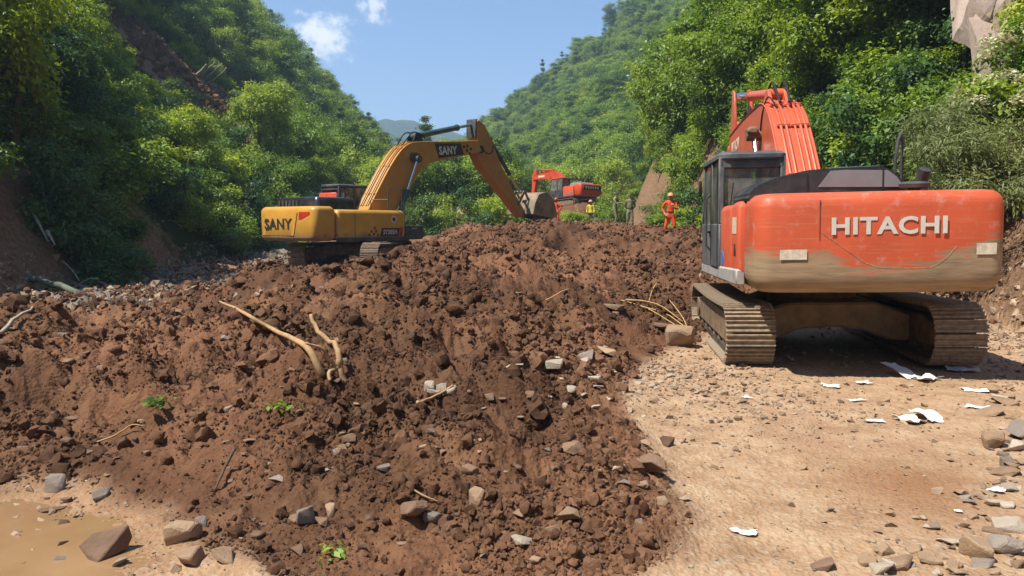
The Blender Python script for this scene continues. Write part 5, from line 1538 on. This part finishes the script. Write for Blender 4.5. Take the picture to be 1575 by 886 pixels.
def lump(seed, sub=2, amp=.3):
    rg = np.random.default_rng(seed)
    tb = bmesh.new(); bmesh.ops.create_icosphere(tb, subdivisions=sub, radius=.5)
    from mathutils import noise as mn
    off = Vector(rg.uniform(-50, 50, 3)); sc = Vector(rg.uniform(.75, 1.15, 3))
    for v in tb.verts:
        d = mn.noise(v.co * 2.4 + off) * amp * 1.5 + mn.noise(v.co * 6 + off) * amp * .6
        v.co = Vector((v.co.x * sc.x, v.co.y * sc.y, v.co.z * sc.z)) * (1 + d)
    me = bpy.data.meshes.new('clod'); tb.to_mesh(me); tb.free()
    me.polygons.foreach_set('use_smooth', np.ones(len(me.polygons), bool)); me.set_sharp_from_angle(angle=R(40))
    return me
STONES = [hull(300 + i, 11 + i % 5, (.6, .75, .45, .9, .55, .35)[i % 6], .05, (1.0, 1.35, 1.2, .9)[i % 4]) for i in range(14)]
def mesh_with(me, mat):
    c = me.copy(); c.materials.clear(); c.materials.append(MAT[mat]); return c
ST = {mt: [mesh_with(s, mt) for s in STONES] for mt in ('stone_brown', 'stone_tan', 'stone_grey', 'stone_pale')}

def rock(px, py, wpx, hpx, mat, label, group, var=None, sink=.25, name='rock', dep=None, tilt=.25):
    p = hit(px, py); s = wpx / F_PX * p.y
    me = ST[mat][var if var is not None else random.randrange(14)]
    o = link(name, me)
    h = max(hpx, .3 * wpx) / F_PX * p.y
    d = o.data.vertices
    o.scale = (s / 1.05, (dep or .85) * s, h / .7)
    o.location = (p.x, p.y, p.z + h * (.5 - sink)); o.rotation_euler = (random.uniform(-tilt, tilt), random.uniform(-tilt, tilt), random.uniform(-.5, .5))
    tag(o, label, 'rock', group)
    return o
G1, G2, G3 = 'stones on the debris pile', 'rubble along the right edge of the road', 'stones in the puddle'
rock(158, 862, 74, 46, 'stone_brown', 'big dark brown angular boulder standing in the orange puddle', G3, 0, .2)
rock(186, 872, 28, 16, 'stone_grey', 'small pale grey stone leaning on the big puddle boulder', G3, 4)
rock(85, 752, 38, 26, 'stone_grey', 'rounded grey-brown stone at the far edge of the puddle', G3, 3)
rock(158, 765, 26, 20, 'stone_grey', 'grey stone where the puddle meets the pile', G3, 1)
rock(102, 772, 15, 12, 'stone_brown', 'small dark stone in the puddle behind the boulder', G3, 2)
rock(78, 789, 34, 9, 'stone_brown', 'low flat dark stone in the middle of the puddle', G3, 5)
rock(96, 866, 30, 14, 'stone_grey', 'low grey stone left of the big puddle boulder', G3, 8)
rock(290, 868, 52, 30, 'stone_tan', 'tan angular stone at the bottom edge right of the puddle', G1, 7)
rock(283, 832, 46, 32, 'stone_tan', 'reddish tan flat-topped stone at the toe of the pile', G1, 9)
rock(350, 862, 48, 28, 'stone_tan', 'broad tan stone at the bottom of the pile', G1, 10)
rock(470, 808, 30, 34, 'stone_grey', 'upright grey stone at a hollow in the pile', G1, 6)
rock(497, 812, 32, 30, 'stone_brown', 'dark leaning slab beside the upright grey stone', G1, 11)
rock(637, 803, 52, 36, 'stone_brown', 'brown stone with a lit top in the lower pile', G1, 12)
rock(733, 772, 34, 24, 'stone_tan', 'square orange-brown stone casting a shadow on the pile', G1, 3)
rock(873, 807, 30, 24, 'stone_tan', 'light brown cube-like stone low on the right of the pile', G1, 13)
rock(804, 843, 32, 28, 'stone_pale', 'pale square stone low in the middle of the pile', G1, 5)
rock(850, 826, 26, 20, 'stone_tan', 'small tan stone beside the cube-like one', G1, 6)
rock(880, 700, 62, 40, 'stone_brown', 'largest flat brown slab tilted on the right of the pile', G1, 11, .4)
rock(995, 728, 50, 34, 'stone_brown', 'reddish block at the right edge of the pile', G1, 13)
rock(952, 728, 22, 14, 'stone_pale', 'little pale stone left of the reddish block', G1, 4)
rock(1025, 686, 26, 22, 'stone_brown', 'dark brown stone lying on the road beside the pile', G1, 0)
rock(1264, 872, 38, 18, 'stone_brown', 'smooth dark stone alone at the bottom of the road', G2, 2)
rock(1046, 531, 46, 32, 'stone_tan', 'blocky stone lying before the left track of the orange excavator', G1, 9, .15)
rock(1020, 509, 32, 24, 'stone_brown', 'brown stone just behind the blocky one near the track', G1, 10)
rock(940, 478, 42, 18, 'stone_tan', 'flat tan slab on the slope left of the excavator track', G1, 2)
rock(850, 578, 34, 22, 'stone_pale', 'pale cracked stone where pile and gravel meet', G1, 8)
rock(788, 571, 34, 14, 'stone_pale', 'flat pale stone left of the cracked one', G1, 5)
rock(915, 591, 30, 14, 'stone_pale', 'low whitish stone at the edge of the gravel', G1, 7)
rock(935, 545, 44, 22, 'stone_tan', 'tan wedge of stone above the gravel edge', G1, 11)
rock(900, 552, 30, 16, 'stone_grey', 'bluish grey broken stone above the gravel edge', G1, 6)
for (px, py, w_, h_, v_) in ((660, 600, 22, 14, 3), (680, 604, 16, 18, 6), (668, 612, 20, 10, 9), (695, 606, 14, 16, 1)):
    rock(px, py, w_, h_, 'stone_pale', 'white stone in the little heap of broken stones on the pile', 'white stones heaped on the pile', v_)
rock(800, 455, 28, 9, 'stone_tan', 'flat light slab high on the middle of the pile', G1, 5)
rock(1545, 622, 46, 20, 'stone_tan', 'orange tilted slab at the right edge of the road', G2, 11)
rock(1520, 634, 60, 14, 'stone_tan', 'long flat tan slab under the tilted one', G2, 5, .35)
rock(1560, 668, 64, 26, 'stone_grey', 'biggest rounded grey stone at the right edge', G2, 2)
rock(1528, 688, 36, 26, 'stone_tan', 'tan angular stone before the big grey one', G2, 9)
rock(1562, 694, 24, 22, 'stone_pale', 'pale cube of stone below the big grey one', G2, 13)
rock(1548, 717, 28, 16, 'stone_grey', 'small dark-sided stone lowest of the right heap', G2, 3)
rock(1545, 728, 60, 30, 'stone_tan', 'flat grey-tan plate at the right frame edge', G2, 5, .4)
rock(1500, 855, 56, 40, 'stone_tan', 'biggest tan block of the rubble in the bottom right corner', G2, 7)
rock(1545, 850, 60, 46, 'stone_grey', 'grey cracked block in the bottom right corner', G2, 12)
rock(1430, 868, 40, 26, 'stone_tan', 'reddish flat stone left in the bottom rubble', G2, 10)
rock(1470, 838, 46, 18, 'stone_pale', 'pale plate lying on top of the bottom rubble', G2, 5)
rock(1380, 872, 44, 24, 'stone_tan', 'tan stone at the left end of the bottom rubble', G2, 1)
rock(1550, 815, 48, 18, 'stone_pale', 'whitish broken stone at the right edge above the rubble', G2, 6)
rock(1360, 880, 50, 24, 'stone_pale', 'white powdery stone at the bottom edge', G2, 4)

rr_ = random.Random(9)
COLR = {'stone_brown': 'small dark brown', 'stone_tan': 'small tan', 'stone_grey': 'small grey', 'stone_pale': 'small pale'}
used = 0
for i in range(900):
    if used >= 150: break
    px, py = rr_.uniform(0, 1120), rr_.uniform(420, 880)
    p = hit(px, py); 
    mk = float(terrain(np.array([p.x]), np.array([p.y]))[1][0])
    if mk < .6 or p.y > 24: continue
    if rr_.random() > .25 + .75 * ((py - 420) / 460): continue
    w_ = rr_.choice((9, 10, 12, 14, 17, 22)) * (.7 + .5 * (py - 420) / 460)
    mt = rr_.choice(('stone_brown', 'stone_brown', 'stone_tan', 'stone_grey', 'stone_tan', 'stone_brown'))
    rock(px, py, w_, w_ * rr_.uniform(.4, .8), mt, COLR[mt] + ' angular stone half buried in the ' + ('lower' if py > 660 else 'upper') + ' ' + ('left' if px < 370 else 'middle' if px < 740 else 'right') + ' of the debris pile', 'small stones in the debris pile', sink=.38, name='stone')
    used += 1
used = 0
for i in range(900):
    if used >= 110: break
    px, py = rr_.uniform(1290, 1575), rr_.uniform(585, 886)
    d = 1575 - px
    lim = 70 if py < 740 else 70 + (py - 740) * 1.7
    if d > lim * (.5 + .6 * rr_.random()): continue
    w_ = rr_.choice((10, 12, 14, 18, 24, 30))
    mt = rr_.choice(('stone_tan', 'stone_tan', 'stone_pale', 'stone_grey', 'stone_tan'))
    rock(px, py, w_, w_ * rr_.uniform(.3, .7), mt, COLR[mt] + ' broken stone in the ' + ('far rubble below the right track' if py < 680 else 'rubble at the right frame edge' if px > 1490 and py < 800 else ('upper ' if py < 830 else 'lower ') + ('left end' if px < 1440 else 'middle' if px < 1510 else 'right end') + ' of the bottom right rubble'), G2, sink=.3, name='stone', tilt=.4)
    used += 1

used = 0
while used < 36:
    px, py = rr_.gauss(960, 75), rr_.gauss(588, 32)
    if not (830 < px < 1110 and 530 < py < 660): continue
    mt = rr_.choice(('stone_pale', 'stone_tan', 'stone_pale', 'stone_grey')); w_ = rr_.choice((8, 10, 12, 15, 19))
    rock(px, py, w_, w_ * rr_.uniform(.35, .7), mt, COLR[mt] + ' crushed stone between the pile and the ' + ('left track' if px > 960 else 'middle gravel'), 'crushed stone beside the pile', sink=.3, name='stone', tilt=.4)
    used += 1
# crumbs of earth and gravel nobody could count
CL = [mesh_with(lump(400 + i, 2, .5), 'clod_earth') for i in range(6)]
CLOD_O = []
for i, (px, py, w_) in enumerate(((590, 412, 30), (612, 396, 26), (566, 405, 22), (372, 438, 24), (700, 480, 30), (830, 640, 40))):
    p = hit(px, py); s = w_ / F_PX * p.y
    o = link('dirt_clod', CL[i]); o.location = p + Vector((0, 0, s * .15)); o.scale = (s, s, s * .8); o.rotation_euler = (0, 0, i)
    tag(o, ('tall clod of earth before the tracks of the yellow excavator', 'clod of earth right of the tall one by the yellow excavator', 'clod of earth left of the tall one by the yellow excavator', 'single clod on the left shoulder of the pile', 'clod of earth in the upper middle of the pile', 'big crumbly clod low in the middle of the pile')[i], 'clod', 'clods of earth on the pile')
    CLOD_O.append(o)
GR = [mesh_with(s, 'gravel_stone') for s in (hull(500, 9, .6, 0), hull(501, 8, .5, 0), hull(502, 9, .75, 0), hull(503, 8, .4, 0))]
GR_O = []
for i, (px, py, w_) in enumerate(((1085, 612, 12), (1178, 652, 13), (1122, 650, 12), (1105, 795, 10))):
    p = hit(px, py); s = w_ / F_PX * p.y
    o = link('pebble', GR[i]); o.location = p + Vector((0, 0, s * .2)); o.scale = (s, s, s)
    tag(o, ('pebble on the pale gravel before the left track', 'brown pebble right of centre on the pale gravel', 'brown pebble left of centre on the pale gravel', 'pebble alone on the lower road')[i], 'pebble', 'loose pebbles on the road')
    GR_O.append(o)

def crumbs():
    rg = np.random.default_rng(33)
    n = 350000
    r_ = 3.2 * (34 / 3.2) ** (rg.random(n) ** .9); th = np.radians(rg.uniform(-47, 40, n))
    x, y = np.sin(th) * r_, np.cos(th) * r_
    z, mk, gr, hl, hr = terrain(x, y)
    clump = fbm(x * .8, y * .8, 3, 201) + .5 * fbm(x * 3, y * 3, 2, 203)
    k = (mk > .45) & (rg.random(n) < .48 + .75 * clump) & (hl < 0) & (hr < 0)
    x, y, z, r_ = x[k], y[k], z[k], r_[k]; n = len(x)
    px = np.clip((1.2 + .75 * np.clip(clump[k], -.4, .8)) * (1 - rg.random(n)) ** (-1 / 2.2), 0, 15)
    s = np.minimum(px / (F_PX * .65) * r_, .13)
    rot = rg.uniform(0, 6.28, (n, 3))
    scl = s[:, None] * rg.uniform(.75, 1.25, (n, 3))
    scatter('soil_crumbs', np.stack([x, y, z + s * .12], 1), rot, scl, rg.choice(6, n), CLOD_O, 'brown crumbs of earth covering the debris pile', 'soil')
    n = 60000
    r_ = 3.0 * (14 / 3.0) ** rg.random(n); th = np.radians(rg.uniform(-40, 40, n))
    x, y = np.sin(th) * r_, np.cos(th) * r_
    z, mk, gr, hl, hr = terrain(x, y)
    q = np.exp(-(((x - 2.2) / 1.3) ** 2 + ((y - 8.2) / 1.9) ** 2)) + .9 * sstep(3.0, 4.2, x * 1.0 - (y - 4) * .35 + .3 * fbm(x * 2, y * 2, 2, 211)) + .35 * np.clip(fbm(x * 1.5, y * 1.5, 3, 213), 0, 1) + .8 * sstep(.1, .5, mk) + .6 * sstep(-1.0, -2.0, x)
    k = (mk < .6) & (rg.random(n) < .07 + .6 * q) & (hl < 0) & (hr < 0)
    x, y, z, r_ = x[k], y[k], z[k], r_[k]; n = len(x)
    hot = np.exp(-(((x - 1.9) / 1.1) ** 2 + ((y - 8.0) / 1.8) ** 2))
    px = np.clip((1.3 + 1.0 * hot) * (1 - rg.random(n)) ** (-1 / 2.1), 0, 11)
    s = np.minimum(px / (F_PX * .65) * r_, .07)
    scatter('gravel', np.stack([x, y, z + s * .1], 1), rg.uniform(-.5, .5, (n, 3)) + np.stack([0 * s, 0 * s, rg.uniform(0, 6, n)], 1), s[:, None] * rg.uniform(.7, 1.4, (n, 3)), rg.choice(4, n), GR_O, 'loose pale gravel spread over the road', 'gravel')
    # broken rock and mud along the foot of the right bank and on the left flat
    n = 16000
    y = rg.uniform(9, 34, n); x = np.where(rg.random(n) < .5, right_foot(y) + rg.normal(size=n) * 1.1, left_foot(y) + 1.5 + rg.normal(size=n) * 2)
    z, mk, gr, hl, hr = terrain(x, y)
    k = (hl < .7) & (hr < 1.2) & (y < 30); x, y, z = x[k], y[k], z[k]; n = len(x)
    s = .035 + .035 * (1 - rg.random(n)) ** (-1 / 2.5); s = np.minimum(s, .3)
    scatter('bank_rubble', np.stack([x, y, z + s * .05], 1), rg.uniform(0, 6, (n, 3)), s[:, None] * rg.uniform(.7, 1.4, (n, 3)), rg.choice(4, n), GR_O, 'broken stones along the feet of both banks', 'rubble')
def scar_rubble():
    rg = np.random.default_rng(91); P = []
    for a, b in zip(SCAR[:-1], SCAR[1:]):
        for i in range(420):
            q = a.lerp(b, rg.random()); P.append((q.x + rg.normal() * 1.5, q.y + rg.normal() * 1.5))
    P = np.array(P); z = terrain(P[:, 0], P[:, 1])[0]; n = len(P)
    s = np.minimum(.12 + .10 * (1 - rg.random(n)) ** (-1 / 2.2), .9)
    scatter('scar_rubble', np.stack([P[:, 0], P[:, 1], z], 1), rg.uniform(0, 6, (n, 3)), s[:, None] * rg.uniform(.7, 1.3, (n, 3)), rg.choice(6, n), CLOD_O, 'clods and stones strewn down the bare slide scar', 'rubble')
crumbs()
scar_rubble()

# ---------------------------------------------------------------- puddle
def puddle():
    ths = np.linspace(0, 2 * math.pi, 40)[:-1]
    V = [(-3.6 + 2.6 * math.cos(a) * (1 + .1 * math.sin(3 * a)), 3.95 + 1.05 * math.sin(a) * (1 + .12 * math.cos(5 * a)), -.024) for a in ths]
    me = bpy.data.meshes.new('puddle'); me.from_pydata(V, [], [list(range(len(V)))]); me.update()
    m, n, l, o = new_mat('muddy_water')
    geo = n.new('ShaderNodeNewGeometry')
    nz = noise_node(n, l, geo.outputs['Position'], 5, 4, .5); n2 = noise_node(n, l, geo.outputs['Position'], 1.5, 5, .6, 3)
    r = ramp(n, [(.3, (.22, .125, .058)), (.7, (.31, .185, .095))]); l.new(n2.outputs['Fac'], r.inputs[0])
    principled(n, l, o, r.outputs[0], .05, .6, 0, nz.outputs['Fac'], .008, .1)
    MAT['muddy_water'] = m
    ob = link('puddle', me, 'muddy_water'); ob['kind'] = 'structure'
puddle()

# ---------------------------------------------------------------- litter
simple('paper', (.70, .68, .64), .8, .2, var=.06, scale=9)
simple('paper_grey', (.58, .58, .57), .8, .2, var=.1, scale=9)
def sheet(px, py, wpx, hpx, label, seed, mat='paper', crumple=.25, lift=0.0, group='paper litter on the road'):
    rg = np.random.default_rng(seed)
    wpx *= .8; hpx *= .55
    p = hit(px, py); w = wpx / F_PX * p.y; d = hpx / F_PX * p.y / max(.12, (EYE - p.z) / p.y)
    n = 7; V, Fc = [], []
    ph = rg.uniform(0, 6, 4)
    fold = rg.uniform(-.4, .4)
    for i in range(n):
        for j in range(n):
            u, v = i / (n - 1) - .5, j / (n - 1) - .5
            ed = 1 + .16 * math.sin(5 * u + ph[0]) * (abs(v) > .4) + .14 * rg.normal() * (abs(u) > .4 or abs(v) > .4) * .6
            z = crumple * w * (abs(u - fold * v) * .5 + .18 * math.sin(7 * v + ph[1]) + .12 * math.sin(9 * u + ph[2])) + rg.normal() * .015 * w
            x, y = u * w * ed, v * d * ed
            g = .004 + max(0, z)
            V.append((x, y, g + lift * w * (v + .5)))
    for i in range(n - 1):
        for j in range(n - 1): Fc.append((i * n + j, (i + 1) * n + j, (i + 1) * n + j + 1, i * n + j + 1))
    me = bpy.data.meshes.new('paper_sheet'); me.from_pydata(V, [], Fc); me.update()
    o = link('paper_sheet', me, mat); o.location = p + Vector((0, 0, .008)); o.rotation_euler = (0, 0, rg.uniform(-.5, .5))
    md = o.modifiers.new('thick', 'SOLIDIFY'); md.thickness = .002
    tag(o, label, 'paper', group)
sheet(1400, 650, 48, 18, 'largest crumpled white paper on the road, left half', 1, crumple=.45)
sheet(1424, 645, 44, 22, 'folded white paper lying on the largest crumpled one', 2, crumple=.5, lift=.2)
sheet(1145, 826, 46, 13, 'white torn paper low in the middle of the road', 3, crumple=.35)
sheet(1278, 596, 30, 8, 'small white paper at the left below the excavator shadow', 4)
sheet(1328, 591, 24, 6, 'flat white scrap at the edge of the excavator shadow', 5)
sheet(1384, 579, 26, 18, 'grey sheet standing up in the excavator shadow', 6, 'paper_grey', .4, .7)
sheet(1425, 585, 48, 10, 'bluish crumpled sheet in the shadow right of the standing one', 7, 'paper_grey', .35)
sheet(1482, 572, 56, 10, 'long crumpled plastic sheet beside the right track', 8, 'paper_grey', .3)
sheet(1498, 602, 38, 9, 'white paper near the rubble right of the shadow', 9)
sheet(1345, 649, 32, 8, 'pale flattened paper left of the largest one', 10, 'paper_grey', .1)
sheet(1530, 757, 32, 9, 'white scrap by the right edge stones', 11)
sheet(1474, 789, 14, 6, 'tiny white scrap on the damp lower road', 12)
sheet(1148, 614, 14, 7, 'tiny white and red scrap on the pale gravel', 13)
sheet(1505, 631, 44, 7, 'white strip under the orange slab', 14)
sheet(1318, 618, 30, 5, 'thin pale strip below the excavator shadow', 15, 'paper_grey', .1)

# ---------------------------------------------------------------- branches and logs
def branch(name, label, paths, mat, cat='branch', group='branches lying on the debris', sides=7):
    parts = []
    for pts, r0, r1 in paths:
        P = dense(pts, 4); n = len(P)
        P = [p + Vector((random.gauss(0, .15 * r0), random.gauss(0, .15 * r0), random.gauss(0, .3 * r0))) for p in P]
        parts.append(tube(P, [r0 + (r1 - r0) * i / (n - 1) for i in range(n)], sides))
    me = py_mesh(name, parts); o = link(name, me, mat)
    return tag(o, label, cat, group)
def on(px, py, dz=.03): p = hit(px, py); return p + Vector((0, 0, dz))
b0 = hit(497, 582)
branch('branch', 'long bare branch lying across the left of the pile', [([on(338, 477, .12), on(372, 498, .09), on(420, 527, .08), on(465, 553, .07), on(485, 570, .06), on(497, 583, .0)], .013, .03)], 'pale_wood')
b1 = hit(531, 584)
branch('branch', 'pale forked branch sticking up out of the pile', [([b1 - Vector((0, 0, .06)), at(521, 562, b1.y), at(522, 545, b1.y + .03), at(508, 524, b1.y + .1), at(484, 501, b1.y + .2), at(478, 484, b1.y + .25)], .028, .014), ([at(519, 563, b1.y), at(503, 550, b1.y - .04), at(497, 538, b1.y - .06), at(470, 527, b1.y - .12)], .018, .009), ([at(519, 566, b1.y), at(506, 573, b1.y - .05), at(508, 584, b1.y - .1)], .02, .012)], 'pale_wood')
branch('stick', 'thin white stick at the left edge of the pile', [([on(2, 518), on(28, 506, .06), on(53, 493, .1)], .022, .01)], 'grey_wood')
branch('stick', 'short brown stick below the white stones of the pile', [([on(642, 626, .02), on(670, 621, .04), on(697, 615, .04)], .012, .008)], 'pale_wood')
branch('stick', 'thin root curving out of the lower left of the pile', [([on(150, 690), on(180, 682, .05), on(205, 670, .06), on(225, 665, .03)], .007, .004)], 'pale_wood')
branch('stick', 'dark splinter of wood stuck in the lower pile', [([on(330, 765, 0), on(345, 745, .06), on(362, 722, .12)], .006, .011)], 'bark')
branch('stick', 'thin twig across the lower middle of the pile', [([on(630, 765, .02), on(655, 777, .04), on(675, 792, .02)], .006, .004)], 'pale_wood')
branch('fallen_log', 'greenish grey fallen log at the foot of the left hillside', [([at(-60, 398, 16.8), at(20, 420, 16.4), at(75, 437, 16.0), at(145, 458, 15.4)], .10, .06)], 'green_bark', 'log')
for i, (a, b, c) in enumerate((((955, 467), (1000, 488), (1062, 520)), ((962, 470), (1010, 480), (1050, 500)), ((985, 476), (1030, 495), (1075, 525)), ((1010, 440), (1003, 455), (998, 470)), ((840, 470), (870, 458), (885, 452)), ((1030, 470), (1050, 500), (1060, 520)))):
    branch('straw_stem', 'dry yellow stem lying in the straw left of the excavator track', [([on(*a, .05), on(*b, .09), on(*c, .03)], .009, .006)], 'dry_straw', 'stem', 'dry stems beside the track', 5)
# broken wood in the left brush
for i, (a, b, c, Y) in enumerate((((70, 305), (88, 330), (118, 372), 19), ((66, 296), (69, 315), (72, 332), 19), ((45, 320), (60, 345), (75, 372), 18), ((132, 310), (133, 330), (130, 356), 20), ((110, 340), (125, 352), (142, 349), 19),
                                  ((210, 350), (212, 375), (222, 400), 24), ((95, 400), (110, 415), (122, 432), 18), ((120, 440), (135, 430), (150, 428), 17.5), ((72, 355), (78, 366), (84, 376), 17.5))):
    branch('broken_branch', 'broken bare branch poking out of the brush on the left bank', [([at(*a, Y), at(*b, Y - .2), at(*c, Y - .4)], .02 + .015 * (i % 3), .015)], 'grey_wood', 'branch', 'broken branches in the left brush', 6)
for i, (a, b) in enumerate((((308, 122), (330, 96)), ((316, 126), (342, 98)), ((322, 130), (348, 106)), ((300, 118), (318, 100)))):
    q = hit(*a)
    branch('leaning_log', 'bare leaning log beside the slide scar high on the left', [([q, q.lerp(at(*b, q.y - 1), .5), at(*b, q.y - 1)], .11, .05)], 'grey_wood', 'log', 'bare logs by the scar', 6)

# ---------------------------------------------------------------- right bank: cliff, flowering bush; left brush
def crag(seed):
    """fractured block: hull, subdivided and roughened along joints"""
    from mathutils import noise as mn
    me = hull(seed, 14, .95, 0); tb = bmesh.new(); tb.from_mesh(me); bpy.data.meshes.remove(me)
    bmesh.ops.subdivide_edges(tb, edges=tb.edges[:], cuts=4, use_grid_fill=True)
    off = Vector((seed * 1.7, seed * .3, 0))
    tb.normal_update()
    for v in tb.verts:
        q = Vector((v.co.x * 5, v.co.y * 5, v.co.z * 2.2)) + off
        d = mn.cell(q * 1.1) * .012 + mn.noise(q * 1.5) * .035 + mn.noise(q * 5) * .018
        v.co += v.normal * d
    bmesh.ops.triangulate(tb, faces=tb.faces[:])
    out = bpy.data.meshes.new('crag'); tb.to_mesh(out); tb.free(); out.polygons.foreach_set('use_smooth', np.ones(len(out.polygons), bool)); out.set_sharp_from_angle(angle=R(32)); out.materials.append(MAT['cliff_rock'])
    return out
def cliff():
    root = thing('rock_cliff', 'pinkish grey rock cliff at the top right corner above the bushes', 'cliff', (10.2, 16.0, 4.2))
    rg = random.Random(21)
    kinds = [crag(700 + i) for i in range(5)]
    blocks = [(1520, -30, 60, 30, 17.0), (1538, 10, 195, 34, 16.6), (1565, -40, 70, 40, 16.5), (1562, 55, 145, 34, 16.2), (1590, -20, 150, 40, 16.0), (1522, 60, 200, 30, 16.4), (1548, 110, 170, 26, 16.0), (1620, 20, 200, 60, 15.6), (1505, -60, 80, 40, 17.4), (1545, -80, 10, 50, 17.2), (1590, 130, 200, 30, 15.7), (1580, 40, 90, 24, 15.9), (1600, -70, 30, 50, 16.4)]
    for i, (px, y0_, y1_, w_, Y) in enumerate(blocks):
        a, b = at(px, y0_, Y), at(px, y1_, Y)
        o = link('rock_block', kinds[i % 5], None, root)
        w = w_ / F_PX * Y
        o.scale = (w * 1.3, w * 1.8, (a.z - b.z) / .85); o.rotation_euler = (rg.uniform(-.1, .1), rg.uniform(-.12, .12), rg.uniform(0, 6))
        o.location = (a + b) / 2 - Vector(root.location) + Vector((0, w * .5, 0))
cliff()

def flower_bush(px, py, Y, s, label, seed):
    rg = np.random.default_rng(seed)
    p = at(px, py, Y)
    z = hz(p.x, p.y)
    t = thing('flowering_bush', label, 'bush', (p.x, p.y, min(z, p.z)), 'flowering bushes on the right bank', rot=(0, 0, seed), scale=(s, s, s))
    src = SHRUB['bush'] if seed % 2 else SHRUB['fresh']
    link('foliage', src[0], None, t); link('stem', src[1], None, t)
    for k in range(22):
        a = rg.random() * 6.28; e = rg.uniform(.15, 1.4)
        c = np.array([1.2 * math.cos(a) * math.cos(e), 1.2 * math.sin(a) * math.cos(e), .55 + 1.15 * math.sin(e)])
        n = 90
        q = rg.normal(size=(n, 3)) * np.array([.12, .12, .05]); q[:, 2] -= (q[:, 0] ** 2 + q[:, 1] ** 2) * 1.5
        nrm = np.array([0, 0, 1.0]) + rg.normal(size=(n, 3)) * .4; nrm /= np.linalg.norm(nrm, axis=1, keepdims=True)
        V, Fq, tn = leaves(c + q, nrm, rg.normal(size=(n, 3)), .085, .8, rg, rg.random(n))
        me = np_mesh('flower_head', V, Fq); at_ = me.attributes.new('tone', 'FLOAT', 'POINT'); at_.data.foreach_set('value', tn.astype(np.float32)); me.materials.append(MAT['flower_cream'])
        link('flower_head', me, None, t)
flower_bush(1470, 205, 15.0, .85, 'leafy bush with cream flower heads left on the right bank', 1)
flower_bush(1545, 190, 14.5, .9, 'leafy bush with cream flower heads below the cliff', 2)
flower_bush(1590, 130, 14.8, .8, 'leafy bush with cream flower heads at the right frame edge', 3)
flower_bush(1440, 262, 15.5, .6, 'small bush with cream flower heads just above the counterweight', 4)
for (px, py, Y, s, lab) in ((1500, 285, 13.4, .95, 'feathery grey-green bush right behind the orange counterweight'), (1560, 280, 13.0, .9, 'feathery grey-green bush at the right frame edge')):
    p = at(px, py, Y)
    t = plant('feather', p.x, p.y, s, lab, 'feathery bushes on the right bank', 'feathery_bush', cat='bush')
    t.location.z = max(t.location.z - .2, p.z - 1.0 * s * .35)
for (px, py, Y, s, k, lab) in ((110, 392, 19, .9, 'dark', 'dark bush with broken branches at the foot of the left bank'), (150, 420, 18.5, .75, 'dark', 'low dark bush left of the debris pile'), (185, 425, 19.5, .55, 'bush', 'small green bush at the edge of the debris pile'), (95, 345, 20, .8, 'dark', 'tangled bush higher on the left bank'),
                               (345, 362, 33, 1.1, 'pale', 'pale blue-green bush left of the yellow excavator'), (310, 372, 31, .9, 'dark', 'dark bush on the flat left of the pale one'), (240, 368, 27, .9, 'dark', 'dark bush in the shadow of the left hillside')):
    p = at(px, py, Y); plant(k, p.x, p.y, s, lab, 'bushes at the foot of the left bank', cat='bush')

def tuft(px, py, s, label, seed):
    rg = np.random.default_rng(seed); p = hit(px, py); n = 26
    c = rg.normal(size=(n, 3)) * np.array([.05, .05, .02]) * s + np.array([0, 0, .04 * s])
    nrm = np.array([0, 0, 1.0]) + rg.normal(size=(n, 3)) * .5; nrm /= np.linalg.norm(nrm, axis=1, keepdims=True)
    V, Fq, tn = leaves(c, nrm, rg.normal(size=(n, 3)), .06 * s, .5, rg, rg.random(n))
    me = np_mesh('leaf_tuft', V, Fq); a = me.attributes.new('tone', 'FLOAT', 'POINT'); a.data.foreach_set('value', tn.astype(np.float32))
    o = link('leaf_tuft', me, 'leaf', loc=p); tag(o, label, 'plant', 'torn leaves on the pile')
tuft(240, 636, 1.2, 'torn green leaves on the left of the pile', 1); tuft(520, 866, .8, 'few green leaves at the bottom of the pile', 2); tuft(432, 632, .8, 'green sprig in the middle of the pile', 3)

# ---------------------------------------------------------------- valley haze
def haze():
    k = Kit(); k.box((0, 560, 58), (2400, 1500, 260), 0)
    m, n, l, o = new_mat('valley_air')
    v = n.new('ShaderNodeVolumePrincipled'); v.inputs['Color'].default_value = (.55, .76, 1.0, 1); v.inputs['Density'].default_value = .0008; v.inputs['Anisotropy'].default_value = .2
    l.new(v.outputs[0], o.inputs['Volume']); MAT['valley_air'] = m
    ob = k.build('haze', 'valley_air'); tag(ob, 'thin bluish haze filling the valley', 'haze', kind='stuff')
haze()
